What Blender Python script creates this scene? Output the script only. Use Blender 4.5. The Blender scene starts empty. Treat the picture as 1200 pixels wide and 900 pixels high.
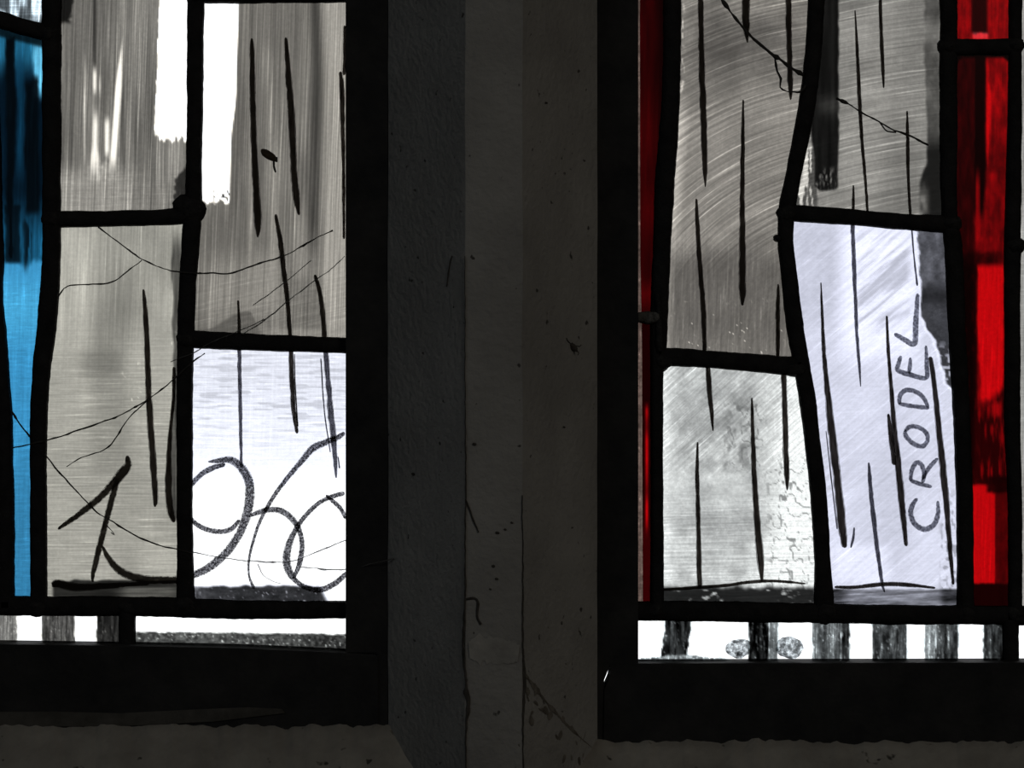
import bpy, math, random
import numpy as np
random.seed(7)
scene = bpy.context.scene

# ------------------------------------------------------------------ camera, sky, lights, exposure
S = 0.0005            # metres per photograph pixel on the glass plane (y = 0)
D = 1.6               # camera distance from the glass
Z0 = 1.75             # height of the picture centre above the church floor
SKY = 1.5             # overcast sky radiance
cam_d = bpy.data.cameras.new('camera')
cam = bpy.data.objects.new('camera', cam_d)
scene.collection.objects.link(cam)
cam.location = (0, -D, Z0)
cam.rotation_euler = (math.pi / 2, 0, 0)
cam_d.sensor_width = 36.0
cam_d.lens = 36.0 * D / (1200 * S)
cam_d.clip_start = 0.01
scene.camera = cam

world = bpy.data.worlds.new('overcast_sky')
scene.world = world
world.use_nodes = True
bgn = world.node_tree.nodes['Background']
bgn.inputs[0].default_value = (0.97, 0.985, 1.0, 1)
bgn.inputs[1].default_value = SKY


def area_light(name, loc, target, size, power, color):
    l = bpy.data.lights.new(name, 'AREA')
    l.shape = 'DISK'
    l.size = size
    l.energy = power
    l.color = color
    o = bpy.data.objects.new(name, l)
    scene.collection.objects.link(o)
    o.location = loc
    import mathutils
    d = mathutils.Vector(target) - mathutils.Vector(loc)
    o.rotation_euler = d.to_track_quat('-Z', 'Y').to_euler()
    return o


area_light('warm_fill', (1.5, -3.3, 3.3), (0, 0, Z0), 0.7, 7.4, (1.0, 0.92, 0.80))  # unseen warm fill, added from the right to lift the dim interior
area_light('cool_fill', (-2.2, -2.6, 2.9), (0, 0, Z0), 0.7, 2.3, (0.74, 0.88, 1.0))  # added cool fill without a visible source, tints the mullion's left side

vs = scene.view_settings
vs.view_transform = 'Standard'
vs.look = 'None'
vs.exposure = 0.0
vs.gamma = 1.0
vs.use_curve_mapping = False


# ------------------------------------------------------------------ helpers
def W(px, py, y=0.0):
    """pixel of the photograph at real depth y -> world point"""
    k = (D + y) / D
    return ((px - 600) * S * k, y, Z0 + (450 - py) * S * k)


def link(name, mesh, mat, parent=None):
    o = bpy.data.objects.new(name, mesh)
    scene.collection.objects.link(o)
    if mat is not None:
        mesh.materials.append(mat)
    if parent is not None:
        o.parent = parent
    return o


def mesh_from(name, verts, faces, smooth=False):
    m = bpy.data.meshes.new(name)
    m.from_pydata([tuple(map(float, v)) for v in verts], [], faces)
    m.update()
    if smooth:
        m.polygons.foreach_set('use_smooth', [True] * len(m.polygons))
    return m


def empty(name, loc=(0, 0, 0)):
    o = bpy.data.objects.new(name, None)
    o.empty_display_size = 0.02
    o.location = loc
    scene.collection.objects.link(o)
    return o


def tag(o, label=None, cat=None, group=None, kind=None):
    if label: o['label'] = label
    if cat: o['category'] = cat
    if group: o['group'] = group
    if kind: o['kind'] = kind
    return o


def parent_keep(o, p):
    """parent while the child's mesh stays where it is in the world"""
    o.parent = p
    o.location = (o.location[0] - p.location[0], o.location[1] - p.location[1], o.location[2] - p.location[2])


def hash2(ix, iy, seed):
    h = (ix.astype(np.int64) * 374761393 + iy.astype(np.int64) * 668265263 + seed * 974634777) & 0x7fffffff
    h = ((h ^ (h >> 13)) * 1274126177) & 0x7fffffff
    h = (h ^ (h >> 16)) & 0xffff
    return h / 65535.0


def vnoise(x, y, seed=0):
    x = np.asarray(x, float); y = np.asarray(y, float)
    x, y = np.broadcast_arrays(x, y)
    ix = np.floor(x); iy = np.floor(y)
    fx = x - ix; fy = y - iy
    fx = fx * fx * (3 - 2 * fx); fy = fy * fy * (3 - 2 * fy)
    a = hash2(ix, iy, seed); b = hash2(ix + 1, iy, seed)
    c = hash2(ix, iy + 1, seed); d = hash2(ix + 1, iy + 1, seed)
    return (a * (1 - fx) + b * fx) * (1 - fy) + (c * (1 - fx) + d * fx) * fy


def fbm(x, y, seed=0, octv=3):
    t = 0; a = 0.5; n = 0
    for k in range(octv):
        t = t + a * vnoise(np.asarray(x) * 2 ** k, np.asarray(y) * 2 ** k, seed + 17 * k)
        n += a; a *= 0.5
    return t / n


def sm(a, b, x):
    t = np.clip((x - a) / (b - a), 0, 1)
    return t * t * (3 - 2 * t)


def box_mask(X, Y, x0, x1, y0, y1, sx=2.0, sy=None):
    sy = sx if sy is None else sy
    return sm(x0 - sx, x0 + sx, X) * (1 - sm(x1 - sx, x1 + sx, X)) * sm(y0 - sy, y0 + sy, Y) * (1 - sm(y1 - sy, y1 + sy, Y))


def mixv(a, b, m):
    return a * (1 - m) + b * m


def srgb2lin(v):
    v = np.maximum(v, 0)
    return np.where(v <= 0.04045, v / 12.92, ((v + 0.055) / 1.055) ** 2.4)


def catmull(pts, step=2.5, width=True):
    """smooth resampling of rows (x, y, w ...)"""
    p = np.array(pts, float)
    if len(p) == 2:
        n = max(2, int(np.hypot(*(p[1] - p[0])[:2]) / step))
        t = np.linspace(0, 1, n + 1)[:, None]
        return p[0] * (1 - t) + p[1] * t
    q = np.vstack([2 * p[0] - p[1], p, 2 * p[-1] - p[-2]])
    out = []
    for i in range(1, len(q) - 2):
        seg = np.hypot(*(q[i + 1] - q[i])[:2])
        n = max(2, int(seg / step))
        for k in range(n):
            t = k / n
            out.append(0.5 * ((2 * q[i]) + (-q[i - 1] + q[i + 1]) * t +
                              (2 * q[i - 1] - 5 * q[i] + 4 * q[i + 1] - q[i + 2]) * t * t +
                              (-q[i - 1] + 3 * q[i] - 3 * q[i + 1] + q[i + 2]) * t ** 3))
    out.append(q[-2])
    out = np.array(out)
    if width and out.shape[1] > 2:
        out[:, 2] = np.maximum(out[:, 2], 0.6)
    return out


# ------------------------------------------------------------------ materials
def new_mat(name):
    m = bpy.data.materials.new(name)
    m.use_nodes = True
    nt = m.node_tree
    nt.nodes.clear()
    out = nt.nodes.new('ShaderNodeOutputMaterial')
    return m, nt, out


def N(nt, t, **kw):
    n = nt.nodes.new(t)
    for k, v in kw.items():
        setattr(n, k, v)
    return n


def math_n(nt, op, a, b=None):
    n = nt.nodes.new('ShaderNodeMath'); n.operation = op
    for i, v in enumerate((a, b)):
        if v is None: continue
        if isinstance(v, (int, float)): n.inputs[i].default_value = v
        else: nt.links.new(v, n.inputs[i])
    return n.outputs[0]


def make_glass():
    m, nt, out = new_mat('painted_glass')
    tint = N(nt, 'ShaderNodeAttribute', attribute_name='tint')
    amp = N(nt, 'ShaderNodeAttribute', attribute_name='amp')
    sep = N(nt, 'ShaderNodeSeparateXYZ'); nt.links.new(amp.outputs['Vector'], sep.inputs[0])
    terms = []
    for i, (nm, det) in enumerate((('s1', 5), ('s2', 5))):
        a = N(nt, 'ShaderNodeAttribute', attribute_name=nm)
        nz = N(nt, 'ShaderNodeTexNoise'); nz.inputs['Scale'].default_value = 1.0
        nz.inputs['Detail'].default_value = det; nz.inputs['Roughness'].default_value = 0.62
        nt.links.new(a.outputs['Vector'], nz.inputs['Vector'])
        c = math_n(nt, 'MULTIPLY', math_n(nt, 'SUBTRACT', nz.outputs['Fac'], 0.5), 6.0)
        sc = math_n(nt, 'MULTIPLY', math_n(nt, 'MAXIMUM', math_n(nt, 'SUBTRACT', nz.outputs['Fac'], 0.60), 0.0), 11.0)
        c = math_n(nt, 'ADD', c, sc)
        terms.append(math_n(nt, 'MULTIPLY', c, sep.outputs[i]))
    tc = N(nt, 'ShaderNodeTexCoord')
    nz = N(nt, 'ShaderNodeTexNoise'); nz.inputs['Scale'].default_value = 420
    nz.inputs['Detail'].default_value = 6; nz.inputs['Roughness'].default_value = 0.75
    nt.links.new(tc.outputs['Object'], nz.inputs['Vector'])
    c = math_n(nt, 'MULTIPLY', math_n(nt, 'SUBTRACT', nz.outputs['Fac'], 0.5), 6.0)
    terms.append(math_n(nt, 'MULTIPLY', c, sep.outputs[2]))
    tot = math_n(nt, 'ADD', math_n(nt, 'ADD', terms[0], terms[1]), terms[2])
    f = math_n(nt, 'POWER', 2.0, tot)
    mul = N(nt, 'ShaderNodeVectorMath', operation='SCALE')
    nt.links.new(tint.outputs['Color'], mul.inputs[0]); nt.links.new(f, mul.inputs['Scale'])
    mn = N(nt, 'ShaderNodeVectorMath', operation='MINIMUM')
    nt.links.new(mul.outputs[0], mn.inputs[0]); mn.inputs[1].default_value = (1, 1, 1)
    tr = N(nt, 'ShaderNodeBsdfTransparent'); nt.links.new(mn.outputs[0], tr.inputs[0])
    gl = N(nt, 'ShaderNodeBsdfGlossy'); gl.inputs['Roughness'].default_value = 0.25
    gl.inputs['Color'].default_value = (0.8, 0.8, 0.8, 1)
    mx = N(nt, 'ShaderNodeMixShader'); mx.inputs[0].default_value = 0.03
    nt.links.new(tr.outputs[0], mx.inputs[1]); nt.links.new(gl.outputs[0], mx.inputs[2])
    nt.links.new(mx.outputs[0], out.inputs[0])
    return m


def make_paint(name, lo, hi, scale, stretch=(1, 1, 1), body=(0.02, 0.017, 0.014), thr=(0.45, 0.75)):
    """brush-laid glass paint: dark, thinner where the noise is high so light comes through"""
    m, nt, out = new_mat(name)
    tc = N(nt, 'ShaderNodeTexCoord')
    mp = N(nt, 'ShaderNodeMapping'); mp.inputs['Scale'].default_value = stretch
    nt.links.new(tc.outputs['Object'], mp.inputs[0])
    nz = N(nt, 'ShaderNodeTexNoise'); nz.inputs['Scale'].default_value = scale
    nz.inputs['Detail'].default_value = 5; nz.inputs['Roughness'].default_value = 0.7
    nt.links.new(mp.outputs[0], nz.inputs['Vector'])
    r = N(nt, 'ShaderNodeMapRange')
    r.inputs[1].default_value = thr[0]; r.inputs[2].default_value = thr[1]
    nt.links.new(nz.outputs['Fac'], r.inputs[0])
    mixc = N(nt, 'ShaderNodeMix', data_type='RGBA')
    nt.links.new(r.outputs[0], mixc.inputs[0])
    mixc.inputs[6].default_value = (*lo, 1); mixc.inputs[7].default_value = (*hi, 1)
    ed = N(nt, 'ShaderNodeAttribute', attribute_name='edge')
    e = math_n(nt, 'ADD', ed.outputs['Fac'], math_n(nt, 'MULTIPLY', math_n(nt, 'SUBTRACT', nz.outputs['Fac'], 0.5), 1.1))
    r2 = N(nt, 'ShaderNodeMapRange'); r2.inputs[1].default_value = 0.70; r2.inputs[2].default_value = 1.08
    nt.links.new(e, r2.inputs[0])
    mx2 = N(nt, 'ShaderNodeMix', data_type='RGBA')
    nt.links.new(r2.outputs[0], mx2.inputs[0]); nt.links.new(mixc.outputs[2], mx2.inputs[6])
    mx2.inputs[7].default_value = (0.85, 0.85, 0.85, 1)
    tr = N(nt, 'ShaderNodeBsdfTransparent'); nt.links.new(mx2.outputs[2], tr.inputs[0])
    df = N(nt, 'ShaderNodeBsdfDiffuse'); df.inputs[0].default_value = (*body, 1)
    ad = N(nt, 'ShaderNodeAddShader')
    nt.links.new(tr.outputs[0], ad.inputs[0]); nt.links.new(df.outputs[0], ad.inputs[1])
    nt.links.new(ad.outputs[0], out.inputs[0])
    return m


def make_solid(name, c1, c2, scale, rough=0.7, bump=0.2, bscale=None, metallic=0.0, specks=None, stretch=(1, 1, 1)):
    m, nt, out = new_mat(name)
    tc = N(nt, 'ShaderNodeTexCoord')
    mp = N(nt, 'ShaderNodeMapping'); mp.inputs['Scale'].default_value = stretch
    nt.links.new(tc.outputs['Object'], mp.inputs[0])
    nz = N(nt, 'ShaderNodeTexNoise'); nz.inputs['Scale'].default_value = scale
    nz.inputs['Detail'].default_value = 6; nz.inputs['Roughness'].default_value = 0.6
    nt.links.new(mp.outputs[0], nz.inputs['Vector'])
    r = N(nt, 'ShaderNodeMapRange'); r.inputs[1].default_value = 0.3; r.inputs[2].default_value = 0.7
    nt.links.new(nz.outputs['Fac'], r.inputs[0])
    mixc = N(nt, 'ShaderNodeMix', data_type='RGBA')
    nt.links.new(r.outputs[0], mixc.inputs[0])
    mixc.inputs[6].default_value = (*c1, 1); mixc.inputs[7].default_value = (*c2, 1)
    col = mixc.outputs[2]
    if specks:
        n2 = N(nt, 'ShaderNodeTexNoise'); n2.inputs['Scale'].default_value = specks[0]
        n2.inputs['Detail'].default_value = 2
        nt.links.new(tc.outputs['Object'], n2.inputs['Vector'])
        r2 = N(nt, 'ShaderNodeMapRange'); r2.inputs[1].default_value = specks[1]; r2.inputs[2].default_value = specks[1] + 0.05
        nt.links.new(n2.outputs['Fac'], r2.inputs[0])
        mx2 = N(nt, 'ShaderNodeMix', data_type='RGBA')
        nt.links.new(r2.outputs[0], mx2.inputs[0]); nt.links.new(col, mx2.inputs[6])
        mx2.inputs[7].default_value = (*specks[2], 1)
        col = mx2.outputs[2]
    p = N(nt, 'ShaderNodeBsdfPrincipled')
    nt.links.new(col, p.inputs['Base Color'])
    p.inputs['Roughness'].default_value = rough
    p.inputs['Metallic'].default_value = metallic
    p.inputs['Specular IOR Level'].default_value = 0.15
    if bump:
        nb = N(nt, 'ShaderNodeTexNoise'); nb.inputs['Scale'].default_value = bscale or scale * 4
        nb.inputs['Detail'].default_value = 5
        nt.links.new(tc.outputs['Object'], nb.inputs['Vector'])
        b = N(nt, 'ShaderNodeBump'); b.inputs['Strength'].default_value = bump; b.inputs['Distance'].default_value = 0.002
        nt.links.new(nb.outputs['Fac'], b.inputs['Height'])
        nt.links.new(b.outputs[0], p.inputs['Normal'])
    nt.links.new(p.outputs[0], out.inputs[0])
    return m


M = {}
M['glass'] = make_glass()
M['stroke'] = make_paint('dark_brush_paint', (0.007, 0.0055, 0.005), (0.075, 0.066, 0.058), 340, (6, 1, 0.35))
M['stroke_soft'] = make_paint('thin_brush_paint', (0.035, 0.035, 0.042), (0.16, 0.16, 0.19), 350, (5, 1, 0.5))
M['numeral'] = make_paint('mottled_numeral_paint', (0.022, 0.022, 0.025), (0.40, 0.40, 0.44), 900, (1, 1, 1), thr=(0.46, 0.78))
M['numeral_dark'] = make_paint('dark_numeral_paint', (0.008, 0.007, 0.006), (0.075, 0.07, 0.06), 500, (1, 1, 1))
M['letter'] = make_paint('grey_letter_paint', (0.07, 0.071, 0.085), (0.34, 0.35, 0.39), 700, (1, 1, 1), thr=(0.42, 0.72))
M['lead'] = make_solid('dark_lead', (0.012, 0.012, 0.013), (0.03, 0.029, 0.03), 120, 0.75, 0.5, 700)
M['solder'] = make_solid('dull_solder', (0.016, 0.016, 0.017), (0.045, 0.044, 0.044), 300, 0.7, 0.6, 900)
M['tie'] = make_solid('dusty_tie_metal', (0.05, 0.05, 0.048), (0.20, 0.20, 0.19), 500, 0.8, 0.6, 900)
M['iron'] = make_solid('black_iron', (0.020, 0.021, 0.023), (0.045, 0.045, 0.045), 45, 0.8, 0.4, 300)
M['plaster'] = make_solid('grey_limewashed_stone', (0.29, 0.285, 0.275), (0.46, 0.455, 0.44), 11, 0.95, 0.6, 260,
                          specks=(160, 0.70, (0.10, 0.095, 0.09)))
M['sillplaster'] = make_solid('rough_sill_plaster', (0.28, 0.265, 0.24), (0.45, 0.43, 0.39), 30, 0.95, 0.6, 160,
                              specks=(110, 0.68, (0.09, 0.085, 0.075)))
M['patch'] = make_solid('pale_plaster_patch', (0.34, 0.335, 0.32), (0.56, 0.55, 0.52), 60, 0.95, 0.3, 250)
M['crack'] = make_solid('crack_dirt', (0.05, 0.047, 0.042), (0.12, 0.11, 0.10), 200, 0.95, 0)
M['stain'] = make_solid('dirt_stain', (0.09, 0.08, 0.065), (0.30, 0.28, 0.25), 110, 0.95, 0.3, 300)
M['mortar'] = make_solid('dirty_mortar', (0.06, 0.058, 0.052), (0.13, 0.125, 0.115), 60, 0.95, 0.4, 300)
M['web'] = make_paint('dusty_cobweb', (0.02, 0.02, 0.02), (0.10, 0.10, 0.095), 800, body=(0.06, 0.058, 0.055))
M['webfaint'] = make_paint('fine_cobweb', (0.25, 0.25, 0.25), (0.5, 0.5, 0.5), 800, body=(0.10, 0.10, 0.10))
M['husk'] = make_paint('brown_seed_husk', (0.075, 0.064, 0.056), (0.2, 0.18, 0.15), 500, body=(0.05, 0.04, 0.03))
M['putty'] = make_paint('translucent_putty', (0.06, 0.066, 0.07), (0.85, 0.88, 0.9), 260, thr=(0.36, 0.60))
M['room'] = make_solid('nave_plaster', (0.30, 0.29, 0.27), (0.38, 0.37, 0.35), 3, 0.95, 0.1, 60)
M['floor'] = make_solid('stone_floor', (0.16, 0.15, 0.14), (0.24, 0.23, 0.22), 4, 0.8, 0.1, 40)


# ------------------------------------------------------------------ shape builders
def prism(name, poly, y0, y1, mat, parent=None, bevel=0.0):
    """polygon in photograph pixels (true on the front face y0), extruded to y1"""
    n = len(poly)
    fr = [W(x, y, y0) for x, y in poly]
    bk = [(x, y1, z) for x, _, z in fr]
    a = sum(poly[i][0] * poly[(i + 1) % n][1] - poly[(i + 1) % n][0] * poly[i][1] for i in range(n))
    idx = list(range(n))
    if a < 0: idx = idx[::-1]          # pixel y runs down: positive area = clockwise on screen
    faces = [idx[::-1], [i + n for i in idx]]
    for i in range(n):
        j = (i + 1) % n
        faces.append((i, j, j + n, i + n) if a > 0 else (j, i, i + n, j + n))
    m = mesh_from(name, fr + bk, faces)
    o = link(name, m, mat, parent)
    if bevel:
        b = o.modifiers.new('bevel', 'BEVEL'); b.width = bevel; b.segments = 2; b.limit_method = 'ANGLE'
    return o


def box(name, x0, x1, y0, y1, z0, z1, mat, parent=None):
    v = [(x, y, z) for x in (x0, x1) for y in (y0, y1) for z in (z0, z1)]
    f = [(0, 1, 3, 2), (4, 6, 7, 5), (0, 4, 5, 1), (2, 3, 7, 6), (0, 2, 6, 4), (1, 5, 7, 3)]
    return link(name, mesh_from(name, v, f), mat, parent)


def sweep(name, pts, mat, parent, depth=0.0045, yc=0.0015, wob=0.06, seg=10, seed=0, step=3.0, square=0.75):
    """lead came: flattened oval section along a pixel polyline of (x, y, width)"""
    p = catmull(pts, step)
    n = len(p)
    d = np.gradient(p[:, :2], axis=0)
    d /= np.maximum(np.hypot(d[:, 0], d[:, 1]), 1e-6)[:, None]
    nx, ny = -d[:, 1], d[:, 0]
    s = np.cumsum(np.hypot(*np.diff(p[:, :2], axis=0, prepend=p[:1, :2]).T))
    wl = p[:, 2] * 0.5 * (1 + wob * 2 * (fbm(s / 7.0, 0.3, seed) - 0.5) + wob * 2 * (vnoise(s / 30.0, 4.3, seed + 5) - 0.5))
    wr = p[:, 2] * 0.5 * (1 + wob * 2 * (fbm(s / 7.0, 9.3, seed + 3) - 0.5) + wob * 2 * (vnoise(s / 30.0, 8.3, seed + 8) - 0.5))
    verts, faces = [], []
    for i in range(n):
        for k in range(seg):
            a = 2 * math.pi * k / seg
            c, sn = math.cos(a), math.sin(a)
            c = math.copysign(abs(c) ** square, c); sn = math.copysign(abs(sn) ** square, sn)
            w = wl[i] if c < 0 else wr[i]
            px = p[i, 0] + nx[i] * w * c; py = p[i, 1] + ny[i] * w * c
            X, _, Z = W(px, py)
            verts.append((X, yc + sn * depth, Z))
    for i in range(n - 1):
        for k in range(seg):
            k2 = (k + 1) % seg
            faces.append((i * seg + k, i * seg + k2, (i + 1) * seg + k2, (i + 1) * seg + k))
    faces.append(tuple(range(seg))[::-1]); faces.append(tuple((n - 1) * seg + k for k in range(seg)))
    return link(name, mesh_from(name, verts, faces, True), mat, parent)


def ribbon(name, pts, mat, parent, y=-0.00008, lift=0.00025, seed=0, rough=0.10, step=2.0):
    """brush stroke lying on the glass: pixel polyline of (x, y, width), raised in the middle"""
    p = catmull(pts, step)
    n = len(p)
    d = np.gradient(p[:, :2], axis=0)
    d /= np.maximum(np.hypot(d[:, 0], d[:, 1]), 1e-6)[:, None]
    nx, ny = -d[:, 1], d[:, 0]
    s = np.arange(n) * step
    al = np.cumsum(np.hypot(*np.diff(p[:, :2], axis=0, prepend=p[:1, :2]).T))
    de = np.minimum(al, al[-1] - al) + 0.3
    cap = np.clip(de / np.maximum(0.6 * p[:, 2], 0.1), 0, 1)
    p[:, 2] *= 1.12 * np.sqrt(1 - (1 - cap) ** 2)
    wl = 0.5 * p[:, 2] * (1 + rough * 4 * (fbm(s / 9.0, 1.7, seed) - 0.5))
    wr = 0.5 * p[:, 2] * (1 + rough * 4 * (fbm(s / 9.0, 5.1, seed + 9) - 0.5))
    verts, faces = [], []
    for i in range(n):
        for off, dy in ((-wl[i], 0.0), (0.0, -lift), (wr[i], 0.0)):
            X, _, Z = W(p[i, 0] + nx[i] * off, p[i, 1] + ny[i] * off)
            verts.append((X, y + dy, Z))
    for i in range(n - 1):
        a, b = i * 3, (i + 1) * 3
        faces += [(a, a + 1, b + 1, b), (a + 1, a + 2, b + 2, b + 1)]
    m = mesh_from(name, verts, faces, True)
    at = m.attributes.new('edge', 'FLOAT', 'POINT')
    at.data.foreach_set('value', np.tile([1.0, 0.0, 1.0], n).astype(np.float32))
    return link(name, m, mat, parent)


def tube3(name, pts, mat, parent=None, r=0.0004, seg=6, wob=0.3, seed=0, y=None):
    """thin thread through (px, py, depth, radius scale) rows"""
    p = catmull(pts, 4.0, False)
    n = len(p)
    if wob > 0.5:
        p[1:-1, 0] += 1.6 * (fbm(np.arange(n)[1:-1] * 0.45, 3.3, seed + 4) - 0.5)
        p[1:-1, 1] += 2.2 * (fbm(np.arange(n)[1:-1] * 0.45, 8.8, seed + 5) - 0.5)
    c = np.array([W(q[0], q[1], q[2]) for q in p]) if p.shape[1] > 2 else np.array([W(q[0], q[1], y) for q in p])
    t = np.gradient(c, axis=0); t /= np.maximum(np.linalg.norm(t, axis=1), 1e-9)[:, None]
    verts, faces = [], []
    for i in range(n):
        u = np.cross(t[i], (0, 1, 0)); u /= max(np.linalg.norm(u), 1e-9); v = np.cross(t[i], u)
        rr = r * (1 + wob * 2 * (float(fbm(i * 0.5, 2.2, seed)) - 0.5))
        if wob > 0.5: rr *= 1 + 1.5 * max(0, float(fbm(i * 0.6, 7.7, seed)) - 0.66) / 0.2
        for k in range(seg):
            a = 2 * math.pi * k / seg
            verts.append(tuple(c[i] + rr * (math.cos(a) * u + math.sin(a) * v)))
    for i in range(n - 1):
        for k in range(seg):
            k2 = (k + 1) % seg
            faces.append((i * seg + k, i * seg + k2, (i + 1) * seg + k2, (i + 1) * seg + k))
    faces.append(tuple(range(seg))[::-1]); faces.append(tuple((n - 1) * seg + k for k in range(seg)))
    return link(name, mesh_from(name, verts, faces, True), mat, parent)


def blob(name, px, py, rx, ry, rdep, yc, mat, parent=None, seed=0, nu=18, nv=11, lump=0.25, rot=0.0):
    verts, faces = [], []
    cr, sr = math.cos(rot), math.sin(rot)
    for j in range(nv + 1):
        th = math.pi * j / nv
        for i in range(nu):
            ph = 2 * math.pi * i / nu
            k = 1 + lump * 2 * (float(fbm(math.cos(ph) * math.sin(th) * 1.6 + 5, math.sin(ph) * math.sin(th) * 1.6 + math.cos(th) + 5, seed)) - 0.5)
            a = math.sin(th) * math.cos(ph) * rx * k; b = math.sin(th) * math.sin(ph) * ry * k
            X, _, Z = W(px + a * cr - b * sr, py + a * sr + b * cr)
            verts.append((X, yc + math.cos(th) * rdep * k, Z))
    for j in range(nv):
        for i in range(nu):
            i2 = (i + 1) % nu
            faces.append((j * nu + i, j * nu + i2, (j + 1) * nu + i2, (j + 1) * nu + i))
    return link(name, mesh_from(name, verts, faces, True), mat, parent)


def lin_flow(deg, along=90.0, across=2.6, ox=0.0):
    """streak coordinates for straight brushing; deg = screen direction of the streaks, 0 = level, 90 = upright"""
    a = math.radians(deg); c, s = math.cos(a), -math.sin(a)
    def f(X, Y):
        u = X * c + Y * s; v = -X * s + Y * c
        return u / along + ox, v / across, np.zeros_like(X) + ox
    return f


def arc_flow(cx, cy, along=120.0, across=2.6, ox=0.0):
    """streaks on circles round (cx, cy)"""
    def f(X, Y):
        r = np.hypot(X - cx, Y - cy); th = np.arctan2(Y - cy, X - cx)
        return r * th / along + ox, r / across, np.zeros_like(X) + ox
    return f


def pane(parent, L, R, T, B, field, f1, f2, name='glass_pane', res=1.5, thick=0.003):
    """glass pane: L, R = [(y, x)...] edges, T, B = (y at left, y at right); field(X, Y) -> srgb look, (a1, a2, a3)"""
    Ly, Lx = np.array(L, float).T; Ry, Rx = np.array(R, float).T
    w = max(abs(Rx - Lx.mean())); h = max(B) - min(T)
    nu = max(4, int(w / res)); nv = max(4, int(h / res))
    u = np.linspace(0, 1, nu + 1)[None, :]; v = np.linspace(0, 1, nv + 1)[:, None]
    Y = (T[0] * (1 - u) + T[1] * u) * (1 - v) + (B[0] * (1 - u) + B[1] * u) * v
    XL = np.interp(Y, Ly, Lx); XR = np.interp(Y, Ry, Rx)
    X = XL * (1 - u) + XR * u
    rgb, amps = field(X, Y)
    lin = srgb2lin(np.asarray(rgb)) / SKY
    lin = np.clip(lin, 0, 1)
    nF = X.size
    co = np.stack([(X - 600) * S, np.zeros_like(X), Z0 + (450 - Y) * S], -1).reshape(-1, 3)
    # outline for the rim and back
    idx = np.arange(nF).reshape(nv + 1, nu + 1)
    loop = np.concatenate([idx[0, :-1], idx[:-1, -1], idx[-1, :0:-1], idx[:0:-1, 0]])
    nb = len(loop)
    back = co[loop].copy(); back[:, 1] = thick
    allco = np.vstack([co, back])
    quads = np.stack([idx[:-1, :-1], idx[1:, :-1], idx[1:, 1:], idx[:-1, 1:]], -1).reshape(-1, 4)
    b = nF + np.arange(nb)
    rim = np.stack([loop, np.roll(loop, -1), np.roll(b, -1), b], -1)
    nq = len(quads) + len(rim)
    m = bpy.data.meshes.new(name)
    m.vertices.add(len(allco)); m.vertices.foreach_set('co', allco.astype(np.float32).ravel())
    loops = np.concatenate([quads.ravel(), rim.ravel(), b])
    m.loops.add(len(loops)); m.loops.foreach_set('vertex_index', loops.astype(np.int32))
    starts = np.concatenate([np.arange(nq) * 4, [nq * 4]])
    tot = np.concatenate([np.full(nq, 4), [nb]])
    m.polygons.add(nq + 1)
    m.polygons.foreach_set('loop_start', starts.astype(np.int32))
    m.polygons.foreach_set('loop_total', tot.astype(np.int32))
    m.update(calc_edges=True); m.validate()
    tint = np.ones((len(allco), 4), np.float32); tint[:nF, :3] = lin.reshape(-1, 3)
    at = m.attributes.new('tint', 'FLOAT_COLOR', 'POINT'); at.data.foreach_set('color', tint.ravel())
    am = np.zeros((len(allco), 3), np.float32)
    am[:nF] = np.stack([np.broadcast_to(a, X.shape) for a in amps], -1).reshape(-1, 3)
    at = m.attributes.new('amp', 'FLOAT_VECTOR', 'POINT'); at.data.foreach_set('vector', am.ravel())
    for nm, f in (('s1', f1), ('s2', f2)):
        s = np.zeros((len(allco), 3), np.float32)
        s[:nF] = np.stack(f(X, Y), -1).reshape(-1, 3)
        at = m.attributes.new(nm, 'FLOAT_VECTOR', 'POINT'); at.data.foreach_set('vector', s.ravel())
    return link(name, m, M['glass'], parent)


def grey(V, tone):
    return V[..., None] * np.array(tone)


WARM = (1.0, 0.975, 0.925)
COOL = (0.955, 0.965, 1.03)


# ------------------------------------------------------------------ the room
FRONT_Y = -0.075        # room-side face of the window wall
X0W, X1W = (-260 - 600) * S, (1460 - 600) * S      # rough opening in the window wall
ZT, ZB = Z0 + (450 + 300) * S, Z0 + (450 - 1000) * S
RX, RY = 3.0, -5.0
def st(o, label, cat):
    return tag(o, label, cat, kind='structure')
st(box('floor', -RX, RX, RY, 0.3, -0.1, 0, M['floor']), 'grey stone church floor', 'floor')
st(box('ceiling', -RX, RX, RY, 0.3, 3.8, 3.9, M['room']), 'pale plaster church ceiling', 'ceiling')
st(box('wall_left', -RX - 0.1, -RX, RY, 0.3, -0.1, 3.9, M['room']), 'plain plaster wall beside the blue glass panel', 'wall')
st(box('wall_right', RX, RX + 0.1, RY, 0.3, -0.1, 3.9, M['room']), 'plain plaster wall beside the red glass panel', 'wall')
st(box('wall_front', -RX, RX, RY - 0.1, RY, -0.1, 3.9, M['room']), 'plain plaster wall facing the windows', 'wall')
wb_v, wb_f = [], []
def add_box(x0, x1, y0, y1, z0, z1):
    b = len(wb_v)
    wb_v.extend([(x, y, z) for x in (x0, x1) for y in (y0, y1) for z in (z0, z1)])
    wb_f.extend([tuple(i + b for i in f) for f in ((0, 1, 3, 2), (4, 6, 7, 5), (0, 4, 5, 1), (2, 3, 7, 6), (0, 2, 6, 4), (1, 5, 7, 3))])
add_box(-RX, RX, FRONT_Y, 0.3, 0, ZB)
add_box(-RX, RX, FRONT_Y, 0.3, ZT, 3.8)
add_box(-RX, X0W, FRONT_Y, 0.3, ZB, ZT)
add_box(X1W, RX, FRONT_Y, 0.3, ZB, ZT)
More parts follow.
